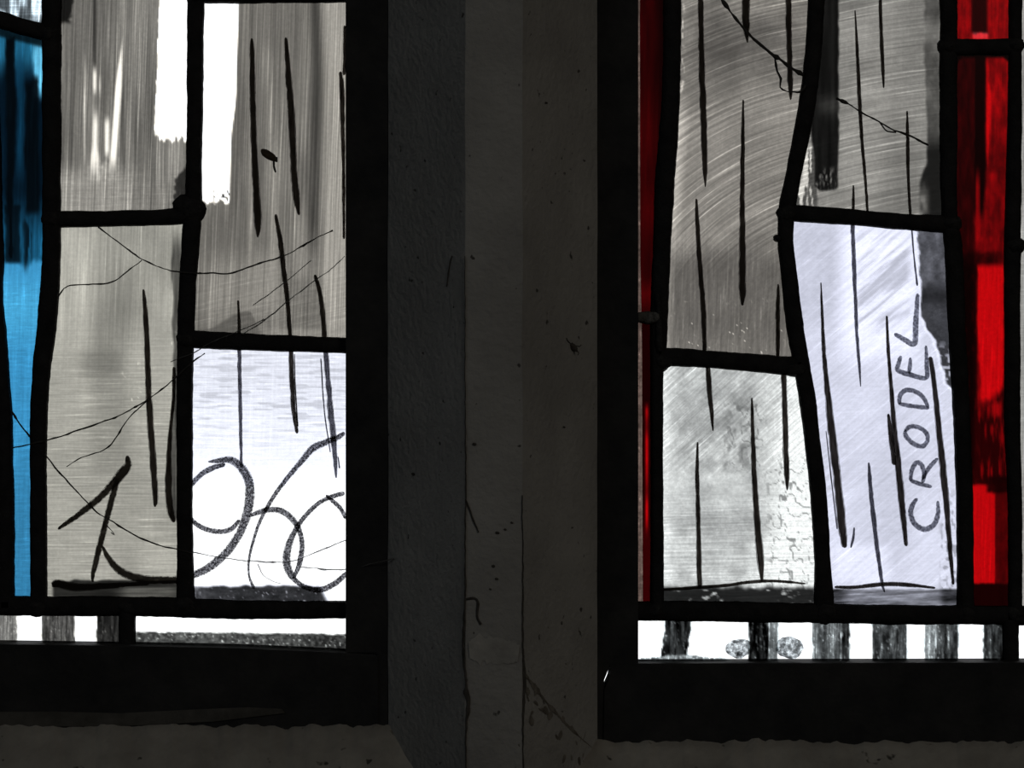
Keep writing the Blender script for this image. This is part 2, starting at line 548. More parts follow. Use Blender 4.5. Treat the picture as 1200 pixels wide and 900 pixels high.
st(link('wall_back', mesh_from('wall_back', wb_v, wb_f), M['sillplaster']), 'rough grey plaster wall round the two stained glass lights', 'wall')


# mullion: tapering grey shaft between the lights
def plan_shaft(name, sections, zrows, mat, jitter=0.0006, seed=3):
    """sections: plan points (px, y) from the left rebate round the room side to the right rebate"""
    verts, faces = [], []
    n = len(sections)
    zs = np.linspace(zrows[0], zrows[1], zrows[2])
    for z in zs:
        for i, (px, y) in enumerate(sections):
            k = (D + y) / D if y < 0.02 else 1.0
            x = (px - 600) * S * k
            j = jitter * 2 * (float(fbm(z * 22, i * 3.3, seed + i)) - 0.5) if y < 0.0 else 0
            verts.append((x + j, y, z))
    for r in range(len(zs) - 1):
        for i in range(n):
            i2 = (i + 1) % n
            faces.append((r * n + i, r * n + i2, (r + 1) * n + i2, (r + 1) * n + i))
    faces.append(tuple(range(n))[::-1]); faces.append(tuple((len(zs) - 1) * n + i for i in range(n)))
    return link(name, mesh_from(name, verts, faces), mat)


YF = -0.012             # room face of the iron frames
mull = plan_shaft('mullion', [(476, 0.16), (456, 0.012), (455, YF - 0.001), (500, (YF + FRONT_Y) / 2), (545, FRONT_Y), (579, FRONT_Y - 0.0005), (612, FRONT_Y),
                              (656, (YF + FRONT_Y) / 2), (700, YF - 0.001), (699, 0.012), (680, 0.16)],
                  (ZB - 0.001, ZT + 0.001, 120), M['plaster'])
st(mull, 'grey limewashed stone mullion with bevelled sides between the two stained glass panels', 'mullion')


def facet_y(px):
    if px < 545: return YF + (FRONT_Y - YF) * (px - 455) / 90
    if px > 612: return YF + (FRONT_Y - YF) * (700 - px) / 88
    return FRONT_Y


def surface_ribbon(name, pts, mat, parent, seed=0, rough=0.2, eps=0.0012):
    p = catmull(pts, 2.5)
    n = len(p)
    d = np.gradient(p[:, :2], axis=0); d /= np.maximum(np.hypot(d[:, 0], d[:, 1]), 1e-6)[:, None]
    verts, faces = [], []
    for i in range(n):
        w = 0.5 * p[i, 2] * (1 + rough * 4 * (float(fbm(i * 0.4, 1.1, seed)) - 0.5))
        jx = 1.5 * (float(fbm(i * 0.3, 6.1, seed + 2)) - 0.5)
        for off, e in ((-w, 0.0003), (0, eps), (w, 0.0003)):
            x = p[i, 0] + jx - d[i, 1] * off; y = p[i, 1] + d[i, 0] * off
            verts.append(W(x, y, facet_y(x) - e - 0.0004))
    for i in range(n - 1):
        a, b = i * 3, i * 3 + 3
        faces += [(a, a + 1, b + 1, b), (a + 1, a + 2, b + 2, b + 1)]
    return link(name, mesh_from(name, verts, faces, True), mat, parent)


cracks = [
    [(545, 470, 0.8), (546, 560, 1.6), (545, 640, 1.8), (545, 700, 2.4), (543, 760, 3.4), (546, 800, 3.0), (546, 812, 7), (549, 825, 5), (546, 860, 2), (546, 920, 1.2)],
    [(546, 702, 2.5), (556, 701, 3), (560, 706, 3), (559, 722, 2.5), (564, 732, 3)],
    [(546, 585, 1.5), (553, 605, 2), (561, 624, 1.2)],
    [(612, 580, 1), (613, 680, 1.4), (613, 760, 2.2), (615, 800, 3), (613, 860, 1.6), (614, 920, 1)],
    [(529, 300, 1), (526, 318, 1.6), (523, 336, 1)],
    [(545, 300, 0.8), (545, 400, 1.0), (545, 475, 1.0)],
]
for k, c in enumerate(cracks):
    surface_ribbon('crack', c, M['crack'], mull, seed=20 + k)
patch = surface_ribbon('plaster_patch', [(549, 762, 26), (565, 761, 33), (585, 763, 30), (608, 766, 22)], M['patch'], mull, seed=5, rough=0.3, eps=0.0007)
surface_ribbon('crack', [(614, 788, 3), (625, 803, 5), (640, 822, 4), (652, 836, 5), (668, 853, 3), (682, 866, 4), (699, 881, 2)], M['stain'], mull, seed=41, rough=0.5, eps=0.0007)
rs = random.Random(4)
for k in range(26):
    x = rs.uniform(616, 688); y = 790 + (x - 614) * 1.05 + abs(rs.gauss(0, 32)) - 4
    r = rs.uniform(1.2, 4.0); a_ = rs.uniform(0.6, 2.2)
    surface_ribbon('dirt_speck', [(x - r * math.cos(a_), y - r * math.sin(a_) * 1.6, r * 0.7), (x, y, r * 1.3), (x + r * math.cos(a_), y + r * math.sin(a_) * 1.6, r * 0.6)], M['stain'], mull, seed=80 + k, rough=0.4, eps=0.0006)
for k, (x, y, r) in enumerate([(583, 624, 2), (592, 620, 1.6), (578, 663, 2), (582, 678, 1.8), (556, 520, 2.2), (661, 500, 1.6), (484, 555, 2), (600, 612, 1.5), (640, 120, 1.5), (575, 690, 1.5), (458, 860, 3)]):
    surface_ribbon('dirt_speck', [(x - r, y, r), (x, y + 0.5, r * 1.6), (x + r, y + 1, r)], M['crack'], mull, seed=60 + k, eps=0.0007)

# sill: sloping plaster with a ragged upper edge, one run under each light
def sill(name, x0, x1, ytop, seed):
    xs = np.arange(x0, x1 + 1, 4.0)
    verts, faces = [], []
    rows = 12
    for x in xs:
        rag = ytop + 9 * (float(fbm(x / 26.0, 3.1, seed)) - 0.5) + 4 * (float(vnoise(x / 7.0, 1.1, seed + 2)) - 0.5)
        verts.append(((x - 600) * S, 0.02, Z0 + (450 - rag) * S))
        for r in range(rows + 1):
            t = r / rows
            y = YF - 0.0015 + (FRONT_Y - 0.001 - YF) * t
            k = (D + y) / D
            py = rag + (1012 - rag) * t
            X, _, Z = W(x, py, y)
            verts.append((X, y - 0.0012 * float(fbm(x / 15.0, py / 15.0, seed + 7)), Z))
        verts.append(((x - 600) * S * (D + FRONT_Y) / D, 0.02, ZB - 0.02))
    n = rows + 3
    for i in range(len(xs) - 1):
        for r in range(n):
            r2 = (r + 1) % n
            faces.append((i * n + r, i * n + r2, (i + 1) * n + r2, (i + 1) * n + r))
    return link(name, mesh_from(name, verts, faces, True), M['sillplaster'])
sl = sill('window_sill', -262, 548, 850, 11)
st(sl, 'rough plaster sill with ragged edge below the blue glass panel', 'sill')
sr = sill('window_sill', 609, 1462, 869, 31)
st(sr, 'rough plaster sill below the red glass panel', 'sill')

# iron frames
w1 = empty('window_1', W(140, 845, 0)); st(w1, 'black iron window frame round the panel with blue glass', 'window frame')
w2 = empty('window_2', W(1000, 866, 0)); st(w2, 'black iron window frame round the panel with red glass', 'window frame')
def fr(name, poly, p, bev=0.0004, y0=YF, y1=0.012):
    o = prism(name, poly, y0, y1, M['iron'], None, bev); parent_keep(o, p); return o
fr('frame_stile', [(405, -240), (458, -240), (458, 858), (442, 858), (442, 765), (405, 765)], w1)
fr('bottom_rail', [(-220, 752), (158, 757), (280, 759.5), (405, 765), (443, 768), (443, 856), (-220, 856)], w1, y0=YF - 0.0015)
fr('frame_stile', [(-270, -240), (-200, -240), (-200, 858), (-270, 858)], w1)
fr('top_rail', [(-200, -310), (405, -310), (405, -200), (-200, -200)], w1)
fr('frame_stile', [(698, -240), (748, -240), (748, 781), (714.5, 781), (708, 797), (708, 874), (698, 874)], w2)
fr('bottom_rail', [(714, 780), (748, 777.5), (1410, 776), (1410, 876), (707, 876), (708, 808), (713.5, 795), (716, 783)], w2, bev=0.0004, y0=YF - 0.0015)
fr('frame_stile', [(1400, -240), (1470, -240), (1470, 876), (1400, 876)], w2)
fr('top_rail', [(748, -310), (1400, -310), (1400, -200), (748, -200)], w2)
sm_o = prism('mortar_smear', [(-60, 835), (60, 834), (140, 836), (220, 832), (290, 829), (330, 831), (334, 836), (300, 840), (250, 846), (150, 851), (-60, 853)], YF - 0.0028, YF, M['mortar'], None, 0.0004)
parent_keep(sm_o, w1)

# ------------------------------------------------------------------ stained glass panels
P1 = empty('stained_glass_panel', W(140, 760, 0))
tag(P1, 'leaded stained glass panel with blue strip and painted numerals in pale glass', 'stained glass')
P2 = empty('stained_glass_panel', W(1000, 778, 0))
tag(P2, 'leaded stained glass panel with red strips and painted letters running upwards', 'stained glass')


class ParentAdj:
    pass
def adopt(o, p):
    parent_keep(o, p)
    return o
# children of panes: meshes are in world coordinates, panes sit at minus the panel's location,
# so a grandchild needs no offset of its own
def gp(panel, *a, **k):
    o = pane(None, *a, **k)
    return adopt(o, panel)
def came(panel, pts, seed, **k):
    pts = [(x, y, w * 1.06) for x, y, w in pts]
    return adopt(sweep('lead_came', pts, M['lead'], None, seed=seed, **k), panel)
def solder(panel, px, py, r, seed):
    return adopt(blob('solder_joint', px, py, r, r * 0.85, 0.0056, 0.0012, M['solder'], None, seed=seed, lump=0.3), panel)


# ---- lead lines of the panel with blue glass
V0 = [(-14, -210, 20), (-13, 0, 20), (-9, 200, 20), (-6, 300, 20), (-7, 345, 20), (0, 430, 20), (4, 500, 20), (6, 600, 20), (6.5, 712, 20)]
V1 = [(60, -210, 22), (60, 100, 22), (60, 250, 21), (59.5, 310, 21), (55, 373, 22), (48, 440, 21), (45, 500, 20), (44.5, 600, 19), (45, 712, 20)]
V2 = [(230, -210, 19), (229, 0, 19), (227, 200, 18), (226, 243, 20), (222, 300, 20), (219, 350, 19), (216.5, 420, 19), (216, 560, 18), (217, 680, 20), (219, 712, 24)]
H0 = [(-195, 4, 18), (-30, 19, 19), (0, 23, 19), (25, 31, 18), (50, 37, 19), (60, 38, 19)]
H1 = [(60, 257, 19), (130, 256, 18), (200, 254, 19), (226, 247, 24)]
H2 = [(217, 397, 20), (300, 401, 19), (408, 405, 18)]
HT = [(229, -5, 18), (320, -6, 18), (410, -7, 18)]
H3 = [(-202, 708, 22), (0, 710, 22), (150, 711, 22), (300, 715, 21), (408, 715, 20)]
VS = [(149, 705, 20), (149, 766, 19)]
for k, (c, sc) in enumerate([(V0, 1), (V1, 1), (V2, 1), (H0, 1), (H1, 1), (H2, 1), (HT, 1), (H3, 1), (VS, 1)]):
    came(P1, c, 100 + 7 * k)
for k, (x, y, r) in enumerate([(222, 244, 20), (61, 256, 13), (218, 398, 12), (58, 38, 13), (217, 710, 16), (149, 712, 13), (45, 711, 14), (229, -5, 13)]):
    solder(P1, x, y, r, 200 + k)

def yx(line):
    q = catmull([r[:2] for r in line], 6.0)
    return [(b, a) for a, b in q]
eV0, eV1, eV2 = yx(V0), yx(V1), yx(V2)
def const(x): return [(-400, x), (1200, x)]


def f_topleft(X, Y):
    V = 0.85 + 0.3 * vnoise(X / 6, Y / 40, 3)
    V = mixv(V, 0.22, 0.8 * sm(0.5, 0.75, vnoise(X / 5, Y / 26, 9)))
    return grey(V, (0.90, 0.98, 1.03)), (0.9, 0.4, 0.3)
def f_extra(V0_):
    def f(X, Y):
        return grey(V0_ + 0.1 * fbm(X / 40, Y / 60, 5), WARM), (0.4, 0.3, 0.15)
    return f
def f_blue(X, Y):
    n = fbm(X / 10, Y / 30, 4)
    base = np.zeros(X.shape + (3,))
    Xo, X = X, X + 3.0 * (fbm(X / 9, Y / 45, 77) - 0.5) * 2 + 1.2 * (vnoise(X / 4, Y / 7, 78) - 0.5)
    up = np.array([0.02, 0.085, 0.135]); mid = np.array([0.09, 0.33, 0.46]); lo = np.array([0.24, 0.59, 0.79])
    t1 = sm(215, 290, Y)[..., None]; t2 = sm(302 , 312, Y + 10 * (vnoise(X / 3.0, 0.5, 8) - 0.5))[..., None]
    base = up * (1 - t1) + mid * t1
    base = base * (1 - t2) + lo * t2
    bright = (np.exp(-((Y - 362) / 38) ** 2) * 0.9)[..., None]
    base = base + bright * np.array([0.06, 0.10, 0.09])
    dim = sm(470, 640, Y)[..., None]
    base = base * (1 - 0.13 * dim)
    # light top of the pane
    topm = (1 - sm(62, 105, Y + 6 * n))[..., None]
    base = base * (1 - topm) + np.array([0.13, 0.40, 0.53]) * topm
    br = box_mask(X, Y, 40, 52, 52, 112, 2.5, 10)[..., None]
    base = base * (1 - br) + np.array([0.42, 0.78, 0.93]) * br
    sl = box_mask(X, Y, 20, 28, 60, 200, 3, 25)[..., None]
    base = base * (1 - 0.7 * sl) + np.array([0.06, 0.25, 0.36]) * 0.7 * sl
    dk = box_mask(X, Y, 7 + (Y - 40) * 0.01, 19 - (Y - 60) * 0.012, 44, 305, 2, 4)
    dk = np.maximum(dk, box_mask(X, Y, 29 + 0.01 * (Y - 95), 46, 96 - 6 * sm(34, 40, X), 250, 2.0, 6) * 0.93)
    dk = np.maximum(dk, 0.8 * box_mask(X, Y, 6, 24, 240, 308, 2, 3))
    dk = np.maximum(dk, 0.75 * box_mask(X, Y, 28, 36, 250, 315, 2, 10) * sm(0.3, 0.6, vnoise(X / 2, Y / 40, 6)))
    base = base * (1 - dk[..., None]) + np.array([0.012, 0.035, 0.055]) * dk[..., None]
    base = base * (1 - 0.75 * sm(-6, 0, 46 - Y + (Xo - 25) * 0.25))[..., None]
    return base, (0.2 + 0.25 * (Y < 300), 0.22 * (Y > 330), 0.12)
def f_A(X, Y):
    V = 0.49 + 0.15 * (fbm(X / 6, Y / 160, 21) - 0.5) * 2 + 0.10 * (fbm(X / 30, Y / 60, 22) - 0.5)
    V = mixv(V, 0.44, (1 - sm(20, 80, Y)) * (1 - sm(100, 150, X)) * 0.7)
    V = mixv(V, 0.64, sm(185, 215, Y) * (1 - sm(130, 190, X)) * 0.8)
    V = mixv(V, 0.40, box_mask(X, Y, 108, 122, -50, 130, 6, 30) * 0.6)
    V = mixv(V, 0.10, box_mask(X, Y, 60, 90 - 14 * fbm(X / 9, Y / 9, 3), -90, 27 + 10 * (fbm(X / 7, 0.4, 6) - 0.5), 2.5, 3))
    V = mixv(V, 0.16, box_mask(X, Y, 109, 112.5, -40, 78, 1.5, 10) * 0.8)
    a = np.ones_like(X)
    def clear(cx, w, y0, y1, soft=1.5, so=14):
        return box_mask(X, Y, cx - w / 2, cx + w / 2, y0, y1, soft, so)
    c = clear(142 - (Y - 60) * 0.075, 6.0 * sm(45, 110, Y) + 1, 52, 195)
    c = np.maximum(c, clear(125.5, 5.5, 140, 182, 1.5, 8) * 0.85)
    c = np.maximum(c, clear(112 - (Y - 140) * 0.02, 5 + 4 * sm(165, 190, Y), 135, 200, 2, 14) * 0.9)
    c = np.maximum(c, clear(111, 4, 82, 108, 1.5, 8) * 0.8)
    c = np.maximum(c, clear(117, 2.0, 90, 110, 1.0, 8) * 0.5)
    c = np.maximum(c, 0.55 * clear(99, 3.0, 70, 190, 1.5, 20) * vnoise(X, Y / 30, 2))
    V = mixv(V, 1.15, c)
    V = mixv(V, 0.9, 0.7 * box_mask(X, Y, 105, 135, 185, 212, 8, 8) * vnoise(X / 4, Y / 4, 31))
    ed = 187 - Y * 0.036 + 1.5 * (vnoise(Y / 6, 0.0, 5) - 0.5)
    yb = 162 + 12 * (vnoise(X / 2.4, 0.2, 7) - 0.5)
    cl = sm(ed - 1.0, ed + 1.0, X) * (1 - sm(yb - 3, yb + 3, Y))
    V = mixv(V, 1.6, cl)
    V = mixv(V, 0.8, 0.45 * box_mask(X, Y, 181, 214, 163, 225, 2, 22) * sm(0.55, 0.7, vnoise(X / 1.8, Y / 300, 41)))
    jag = 209 - 10 * fbm(X / 12, Y / 9, 9) * sm(198, 212, Y) + 6 * (1 - sm(198, 210, Y))
    V = mixv(V, 0.13, sm(jag - 1.5, jag + 1.5, X) * sm(194, 200, Y) * (0.75 + 0.25 * fbm(X / 2, Y / 18, 12)))
    a = 1 - np.maximum(cl, 0.7 * c)
    return grey(V, WARM), (0.62 * a, 0.16 * a * sm(180, 220, Y), 0.20 * a)
def f_C(X, Y):
    V = 0.655 + 0.09 * (fbm(X / 50, Y / 60, 51) - 0.5) * 2
    V = V - 0.11 * box_mask(X, Y, 108, 152, 330, 545, 12, 60) - 0.06 * box_mask(X, Y, 120, 200, 262, 330, 20, 20)
    V = V + 0.06 * box_mask(X, Y, 62, 108, 262, 420, 12, 30) + 0.03 * box_mask(X, Y, 55, 205, 560, 680, 20, 30)
    V = mixv(V, 0.46, 0.5 * box_mask(X, Y, 95, 140, 410, 440, 10, 8))
    sp = sm(0.70, 0.76, fbm(X / 3.6, Y / 2.6, 72, 2)) * np.maximum(box_mask(X, Y, 143, 185, 425, 475, 3), box_mask(X, Y, 198, 208, 385, 405, 2))
    V = mixv(V, 0.92, 0.8 * sp * sm(0.5, 0.7, vnoise(X / 11, Y / 11, 74)))
    edge = 205 - 5 * vnoise(Y / 14, 0.4, 61) - 4 * box_mask(X, Y, 0, 400, 500, 605, 5, 20)
    V = mixv(V, 0.20, sm(edge - 1.5, edge + 1.5, X) * sm(262, 300, Y) * (1 - sm(606, 613, Y)) * (0.55 + 0.45 * vnoise(X / 2, Y / 30, 4)))
    d = sm(680, 683, Y + 3 * vnoise(X / 8, 0, 4)) * sm(60, 64, X)
    V = mixv(V, 0.10 + 0.10 * vnoise(X / 20, Y / 3, 44), d)
    V = mixv(V, 0.40, box_mask(X, Y, 142, 208, 688, 700, 12, 1.5) * (0.5 + 0.5 * vnoise(X / 20, Y / 2, 13)))
    return grey(V, (1.0, 0.985, 0.925)), (0.30 * (1 - sm(300, 450, Y)) + 0.04, 0.03 + 0.30 * sm(340, 480, Y), 0.15)
def f_B(X, Y):
    V = 0.49 + 0.13 * (fbm(X / 7, Y / 220, 81) - 0.5) * 2 + 0.06 * (fbm(X / 30, Y / 40, 82) - 0.5)
    V = mixv(V, 0.68, sm(374, 386, X) * 0.8)
    V = mixv(V, 0.24, np.exp(-((X - 369 - 2 * np.sin(Y / 60)) / 6.5) ** 2) * (1 - sm(250, 320, Y)) * 0.85)
    V = mixv(V, 0.36, 0.65 * box_mask(X, Y, 347, 368, 170, 240, 6, 30))
    V = mixv(V, 0.42, 0.6 * box_mask(X, Y, 300, 345, -10, 60, 12, 20))
    V = mixv(V, 0.42, 0.8 * box_mask(X, Y, 232, 285, 242, 330, 14, 20))
    V = mixv(V, 0.64, 0.5 * box_mask(X, Y, 238, 330, 300, 370, 20, 20))
    V = mixv(V, 0.42, 0.6 * box_mask(X, Y, 340, 376, 325, 392, 8, 10))
    tri = sm(0, 4, Y - (391 - 22 * sm(236, 290, X) * (1 - sm(292, 306, X)) - 6))
    V = mixv(V, 0.36, tri * (1 - sm(296, 310, X)) * 0.75)
    V = mixv(V, 0.62, 0.6 * sm(382, 389, Y) * sm(300, 320, X))
    re = 279.5 - 2.5 * sm(5, 100, Y) - 6.5 * sm(100, 175, Y) - 1.5 * sm(175, 235, Y)
    yb = 236 + 8 * (vnoise(X / 3, 0.9, 17) - 0.5)
    cl = (1 - sm(re - 1.2, re + 1.2, X)) * (1 - sm(yb - 2, yb + 2, Y))
    V = mixv(V, 1.6, cl)
    dr = sm(0.72, 0.8, vnoise(X / 2.2, Y / 3.5, 37)) * box_mask(X, Y, 250, 270, 222, 240, 3)
    V = mixv(V, 0.3, dr * cl)
    a = 1 - cl
    return grey(V, (1.0, 0.97, 0.915)), (0.50 * a, 0.22 * a * sm(270, 380, Y), 0.16 * a)
def f_D(X, Y):
    V = 0.975 + 0.10 * sm(430, 560, Y) + 0.06 * (fbm(X / 40, Y / 10, 91) - 0.5)
    V = mixv(V, 1.3, sm(540, 590, Y) * 0.8)
    V = mixv(V, 0.84, 0.8 * sm(0.62, 0.75, vnoise(X / 22, Y / 2.4, 92)) * (1 - sm(470, 540, Y)))
    a = (1 - sm(500, 580, Y))
    b = sm(686, 690, Y + 3 * vnoise(X / 9, 0.1, 94)) * (1 - sm(372, 380, X - (Y - 690) * 0.5))
    V = mixv(V, 0.12 + 0.16 * fbm(X / 14, Y / 4, 96) + 0.45 * sm(0.68, 0.9, fbm(X / 2.0, Y / 1.8, 95)) + 0.3 * (1 - sm(232, 250, X)) * vnoise(X / 3, Y / 3, 97), b)
    return grey(V, (0.972, 0.98, 1.025)), (0.05 * a, 0.20 * a + 0.1 * b, 0.10 + 0.4 * b)
def f_S1(X, Y):
    def d(x0, x1, s): return box_mask(X + 1.5 * (vnoise(Y / 5, 0.2, s) - 0.5), Y, x0, x1, 600, 900, 1.2)
    V = np.full(X.shape, 1.6)
    for x0, x1, v, s in ((-40, 20, 0.52, 1), (49, 88, 0.33, 2), (113, 145, 0.20, 3), (-110, -70, 0.3, 4), (-190, -150, 0.3, 5)):
        V = mixv(V, v - 0.04 + 0.3 * (fbm(X / 3, Y / 22, s, 4) - 0.5) + 0.25 * sm(0.6, 0.95, fbm(X / 1.2, Y / 5, s + 30)), d(x0, x1, s))
    a = (V < 0.9) * 1.0
    return grey(V, (1, 0.99, 0.96)), (0.9 * a, 0, 0.5 * a)
def f_S2(X, Y):
    e = 740 + (X - 158) * 0.012 + 3 * (fbm(X / 6, 0.3, 5) - 0.5)
    m = sm(e - 1.5, e + 1.5, Y)
    V = mixv(np.full(X.shape, 1.6), 0.33 + 0.25 * (vnoise(X / 3, Y / 3, 6) - 0.5) - 0.10 * sm(280, 400, X), m)
    V = mixv(V, 0.75, m * 0.8 * sm(0.80, 0.9, vnoise(X / 2.0, Y / 2.0, 16)))
    return grey(V, (0.98, 0.99, 0.97)), (0, 0.2 * m, 0.9 * m)

vert, horz = lin_flow(90, 150, 3.0), lin_flow(1, 60, 2.6, 3.0)
gp(P1, const(-200), eV0, (-205, -205), (7, 22), f_extra(0.6), vert, horz)
gp(P1, const(-200), eV0, (7, 22), (709, 711), f_extra(0.5), vert, horz)
p_tl = gp(P1, eV0, eV1, (-205, -205), (22, 38), f_topleft, lin_flow(86, 60, 3), horz)
p_blue = gp(P1, eV0, eV1, (22, 38), (711, 711), f_blue, lin_flow(89, 80, 4), lin_flow(2, 26, 3.2, 2))
p_A = gp(P1, eV1, eV2, (-205, -205), (256, 250), f_A, lin_flow(88, 170, 2.4, 1), horz)
p_C = gp(P1, eV1, eV2, (256, 250), (711, 713), f_C, lin_flow(88, 140, 3.0, 2), lin_flow(0.5, 70, 2.2, 4))
gp(P1, eV2, const(409), (-205, -205), (-5, -6), f_extra(0.55), vert, horz)
p_B = gp(P1, eV2, const(409), (-5, -6), (398, 405), f_B, lin_flow(88, 190, 2.4, 5), lin_flow(12, 60, 3, 6))
p_D = gp(P1, eV2, const(409), (398, 405), (713, 715), f_D, lin_flow(88, 140, 3, 7), lin_flow(0, 40, 2.4, 8))
p_S1 = gp(P1, const(-200), const(149), (709, 711), (768, 768), f_S1, lin_flow(89, 60, 3.0, 9), horz)
p_S2 = gp(P1, const(149), const(409), (711, 715), (770, 772), f_S2, vert, lin_flow(0, 30, 4, 11))

# ---- lead lines of the panel with red glass
U3 = [(789, -210, 20), (788, 0, 21), (787.5, 80, 20), (784, 150, 21), (779, 220, 22), (775.5, 290, 20), (773, 350, 20), (772, 400, 19), (770, 440, 15), (770, 560, 14), (770, 718, 16)]
U4 = [(960, -210, 19), (956.5, 0, 19), (954, 50, 19), (949, 100, 19), (941, 150, 19), (931, 200, 18), (922.5, 245, 19), (921, 280, 18), (923.5, 310, 18), (929, 360, 19), (936, 410, 19), (946, 465, 19), (951.5, 510, 18), (957.5, 560, 19), (961.5, 610, 19), (964, 660, 19), (966, 719, 24)]
U5 = [(1112, -210, 20), (1112, 0, 20), (1112, 150, 20), (1113, 250, 18), (1117.5, 290, 21), (1121.5, 380, 20), (1126, 460, 19), (1129.5, 540, 19), (1131.5, 620, 19), (1131.5, 719, 20)]
U6 = [(1190, -210, 16), (1190, 100, 16), (1188.5, 200, 18), (1187, 290, 19), (1187, 400, 18), (1187, 500, 18), (1190, 600, 16), (1190, 719, 16)]
G4 = [(772, 418, 22), (800, 419, 20), (860, 423, 20), (915, 428, 21), (938, 430, 24)]
G5 = [(922, 249, 19), (980, 253, 18), (1050, 259, 18), (1114, 263, 20)]
G6 = [(1112, 55, 20), (1150, 55, 19), (1190, 54, 20)]
G7 = [(744, 716, 22), (850, 717, 23), (960, 719, 22), (1100, 721, 22), (1402, 721, 22)]
US = [(1185, 712, 19), (1185, 785, 18)]
for k, c in enumerate([U3, U4, U5, U6, G4, G5, G6, G7, US]):
    came(P2, c, 300 + 7 * k)
for k, (x, y, r) in enumerate([(922, 249, 12), (776, 424, 13), (933, 432, 13), (1114, 262, 13), (966, 718, 16), (770, 715, 12), (1131, 720, 14), (1112, 55, 13), (1189, 54, 12), (1190, 288, 12), (1189, 720, 13), (911, 279, 5)]):
    solder(P2, x, y, r, 400 + k)

e3, e4, e5, e6 = yx(U3), yx(U4), yx(U5), yx(U6)
eS = [(-400, 749.5), (300, 750.5), (400, 752.5), (900, 754)]

def f_sliver(X, Y):
    V = 0.32 + 0.14 * (vnoise(X, Y / 14, 3) - 0.3) + 0.05 * sm(340, 500, Y)
    return grey(V, (1.0, 0.83, 0.76)), (0.4, 0.6, 0.5)
def red(r, dark=0.0):
    return np.stack([r, r * 0.03 + 0.0 * r, r * 0.06], -1)
def f_R1(X, Y):
    r = 0.23 + 0.09 * (vnoise(X / 5, Y / 40, 2) - 0.5) + 0.10 * np.exp(-((Y - 160) / 40) ** 2) + 0.08 * np.exp(-((Y - 250) / 30) ** 2)
    r = r + 0.16 * np.exp(-((Y - 345) / 14) ** 2)
    r = mixv(r, 0.10, sm(366, 372, Y) * (1 - sm(470, 480, Y)) * 0.7)
    core = np.exp(-((X - 758) / 2.0) ** 2)
    r = mixv(r, 0.10 + 0.66 * core * np.clip(0.35 + vnoise(3.1, Y / 25, 6), 0, 1), sm(468, 485, Y) * (1 - sm(600, 640, Y)))
    r = mixv(r, 0.2, sm(610, 640, Y))
    r = mixv(r, 0.08, np.clip((X - 762) / 16, 0, 1) * (1 - sm(150, 330, Y)))
    r = mixv(r, 0.06, sm(761, 763.5, X) * sm(372, 440, Y))
    r = r * mixv(0.72, 1.0, sm(468, 485, Y))
    return red(r), (0.25, 0.0, 0.2)
def f_E(X, Y):
    V = 0.50 + 0.14 * (fbm(X / 40, Y / 40, 11) - 0.5) * 2
    V = V - 0.06 * box_mask(X, Y, 800, 960, -50, 100, 20, 25)
    V = mixv(V, 0.60, 0.6 * box_mask(X, Y, 780, 960, 120, 270, 20, 40))
    V = mixv(V, 0.40, sm(275, 325, Y) * 0.85)
    V = mixv(V, 0.50, 0.6 * sm(375, 410, Y))
    le = np.interp(Y, [0, 140, 215, 270, 300, 410], [799, 796, 790, 786, 786, 784])
    V = mixv(V, 0.82, (1 - sm(0, 16, X - le)) * box_mask(X, Y, 700, 900, 125, 285, 5, 40) * 0.8)
    V = mixv(V, 0.56, (1 - sm(0, 9, X - le)) * sm(285, 320, Y) * 0.7)
    V = mixv(V, 0.95, (1 - sm(0, 5, X - 799)) * (1 - sm(100, 115, Y)) * sm(0.55, 0.8, vnoise(X / 2, Y / 6, 3)) * 0.8)
    V = mixv(V, 0.16, (1 - sm(796, 800, X)) * (1 - sm(60, 140, Y)) * sm(0.35, 0.6, vnoise(X / 3, Y / 18, 5)))
    V = mixv(V, 0.95, 0.8 * sm(0.93, 0.97, vnoise(X / 1.7, Y / 1.7, 45)) * sm(335, 390, Y))
    k = 1 - sm(262, 330, Y)
    return grey(V, (1.0, 0.965, 0.915)), (0.12 + 0.46 * k, 0.34 * (1 - k) + 0.05, 0.22)
def f_G(X, Y):
    V = 0.80 + 0.16 * (fbm(X / 16, Y / 16, 13, 4) - 0.5) * 2
    V = V - 0.06 * box_mask(X, Y, 785, 890, 440, 540, 20, 20)
    V = mixv(V, 0.52, 0.75 * sm(0.4, 0.75, fbm(X / 7, Y / 9, 14)) * box_mask(X, Y, 848, 884, 465, 552, 8, 12))
    V = mixv(V, 1.06, 0.9 * sm(880, 930, X + (Y - 550) * 0.12 + 30 * (fbm(X / 20, Y / 20, 19) - 0.5)))
    V = mixv(V, 1.0, 0.7 * (1 - sm(779, 800, X + 12 * (fbm(X / 9, Y / 14, 20) - 0.5))))
    V = mixv(V, 0.62, 0.5 * np.exp(-((Y - 612) / 14) ** 2) * box_mask(X, Y, 790, 900, 560, 660, 12, 20))
    # wormy clear traces
    n = np.abs(fbm(X / 9, Y / 13, 15, 2) - 0.5)
    V = mixv(V, 0.42, (1 - sm(0.015, 0.04, n)) * 0.7 * np.maximum(box_mask(X, Y, 850, 895, 470, 550, 8), box_mask(X, Y, 900, 955, 540, 690, 12)))
    d = sm(684, 692, Y + 6 * (fbm(X / 9, 0.2, 16) - 0.5))
    V = mixv(V, 0.10 + 0.8 * sm(0.60, 0.85, fbm(X / 9, Y / 4, 18, 4)), d * 0.95)
    return grey(V, (0.985, 0.995, 0.985)), (0.36 * (1 - sm(520, 580, Y)), 0.04 + 0.30 * sm(560, 610, Y), 0.32)
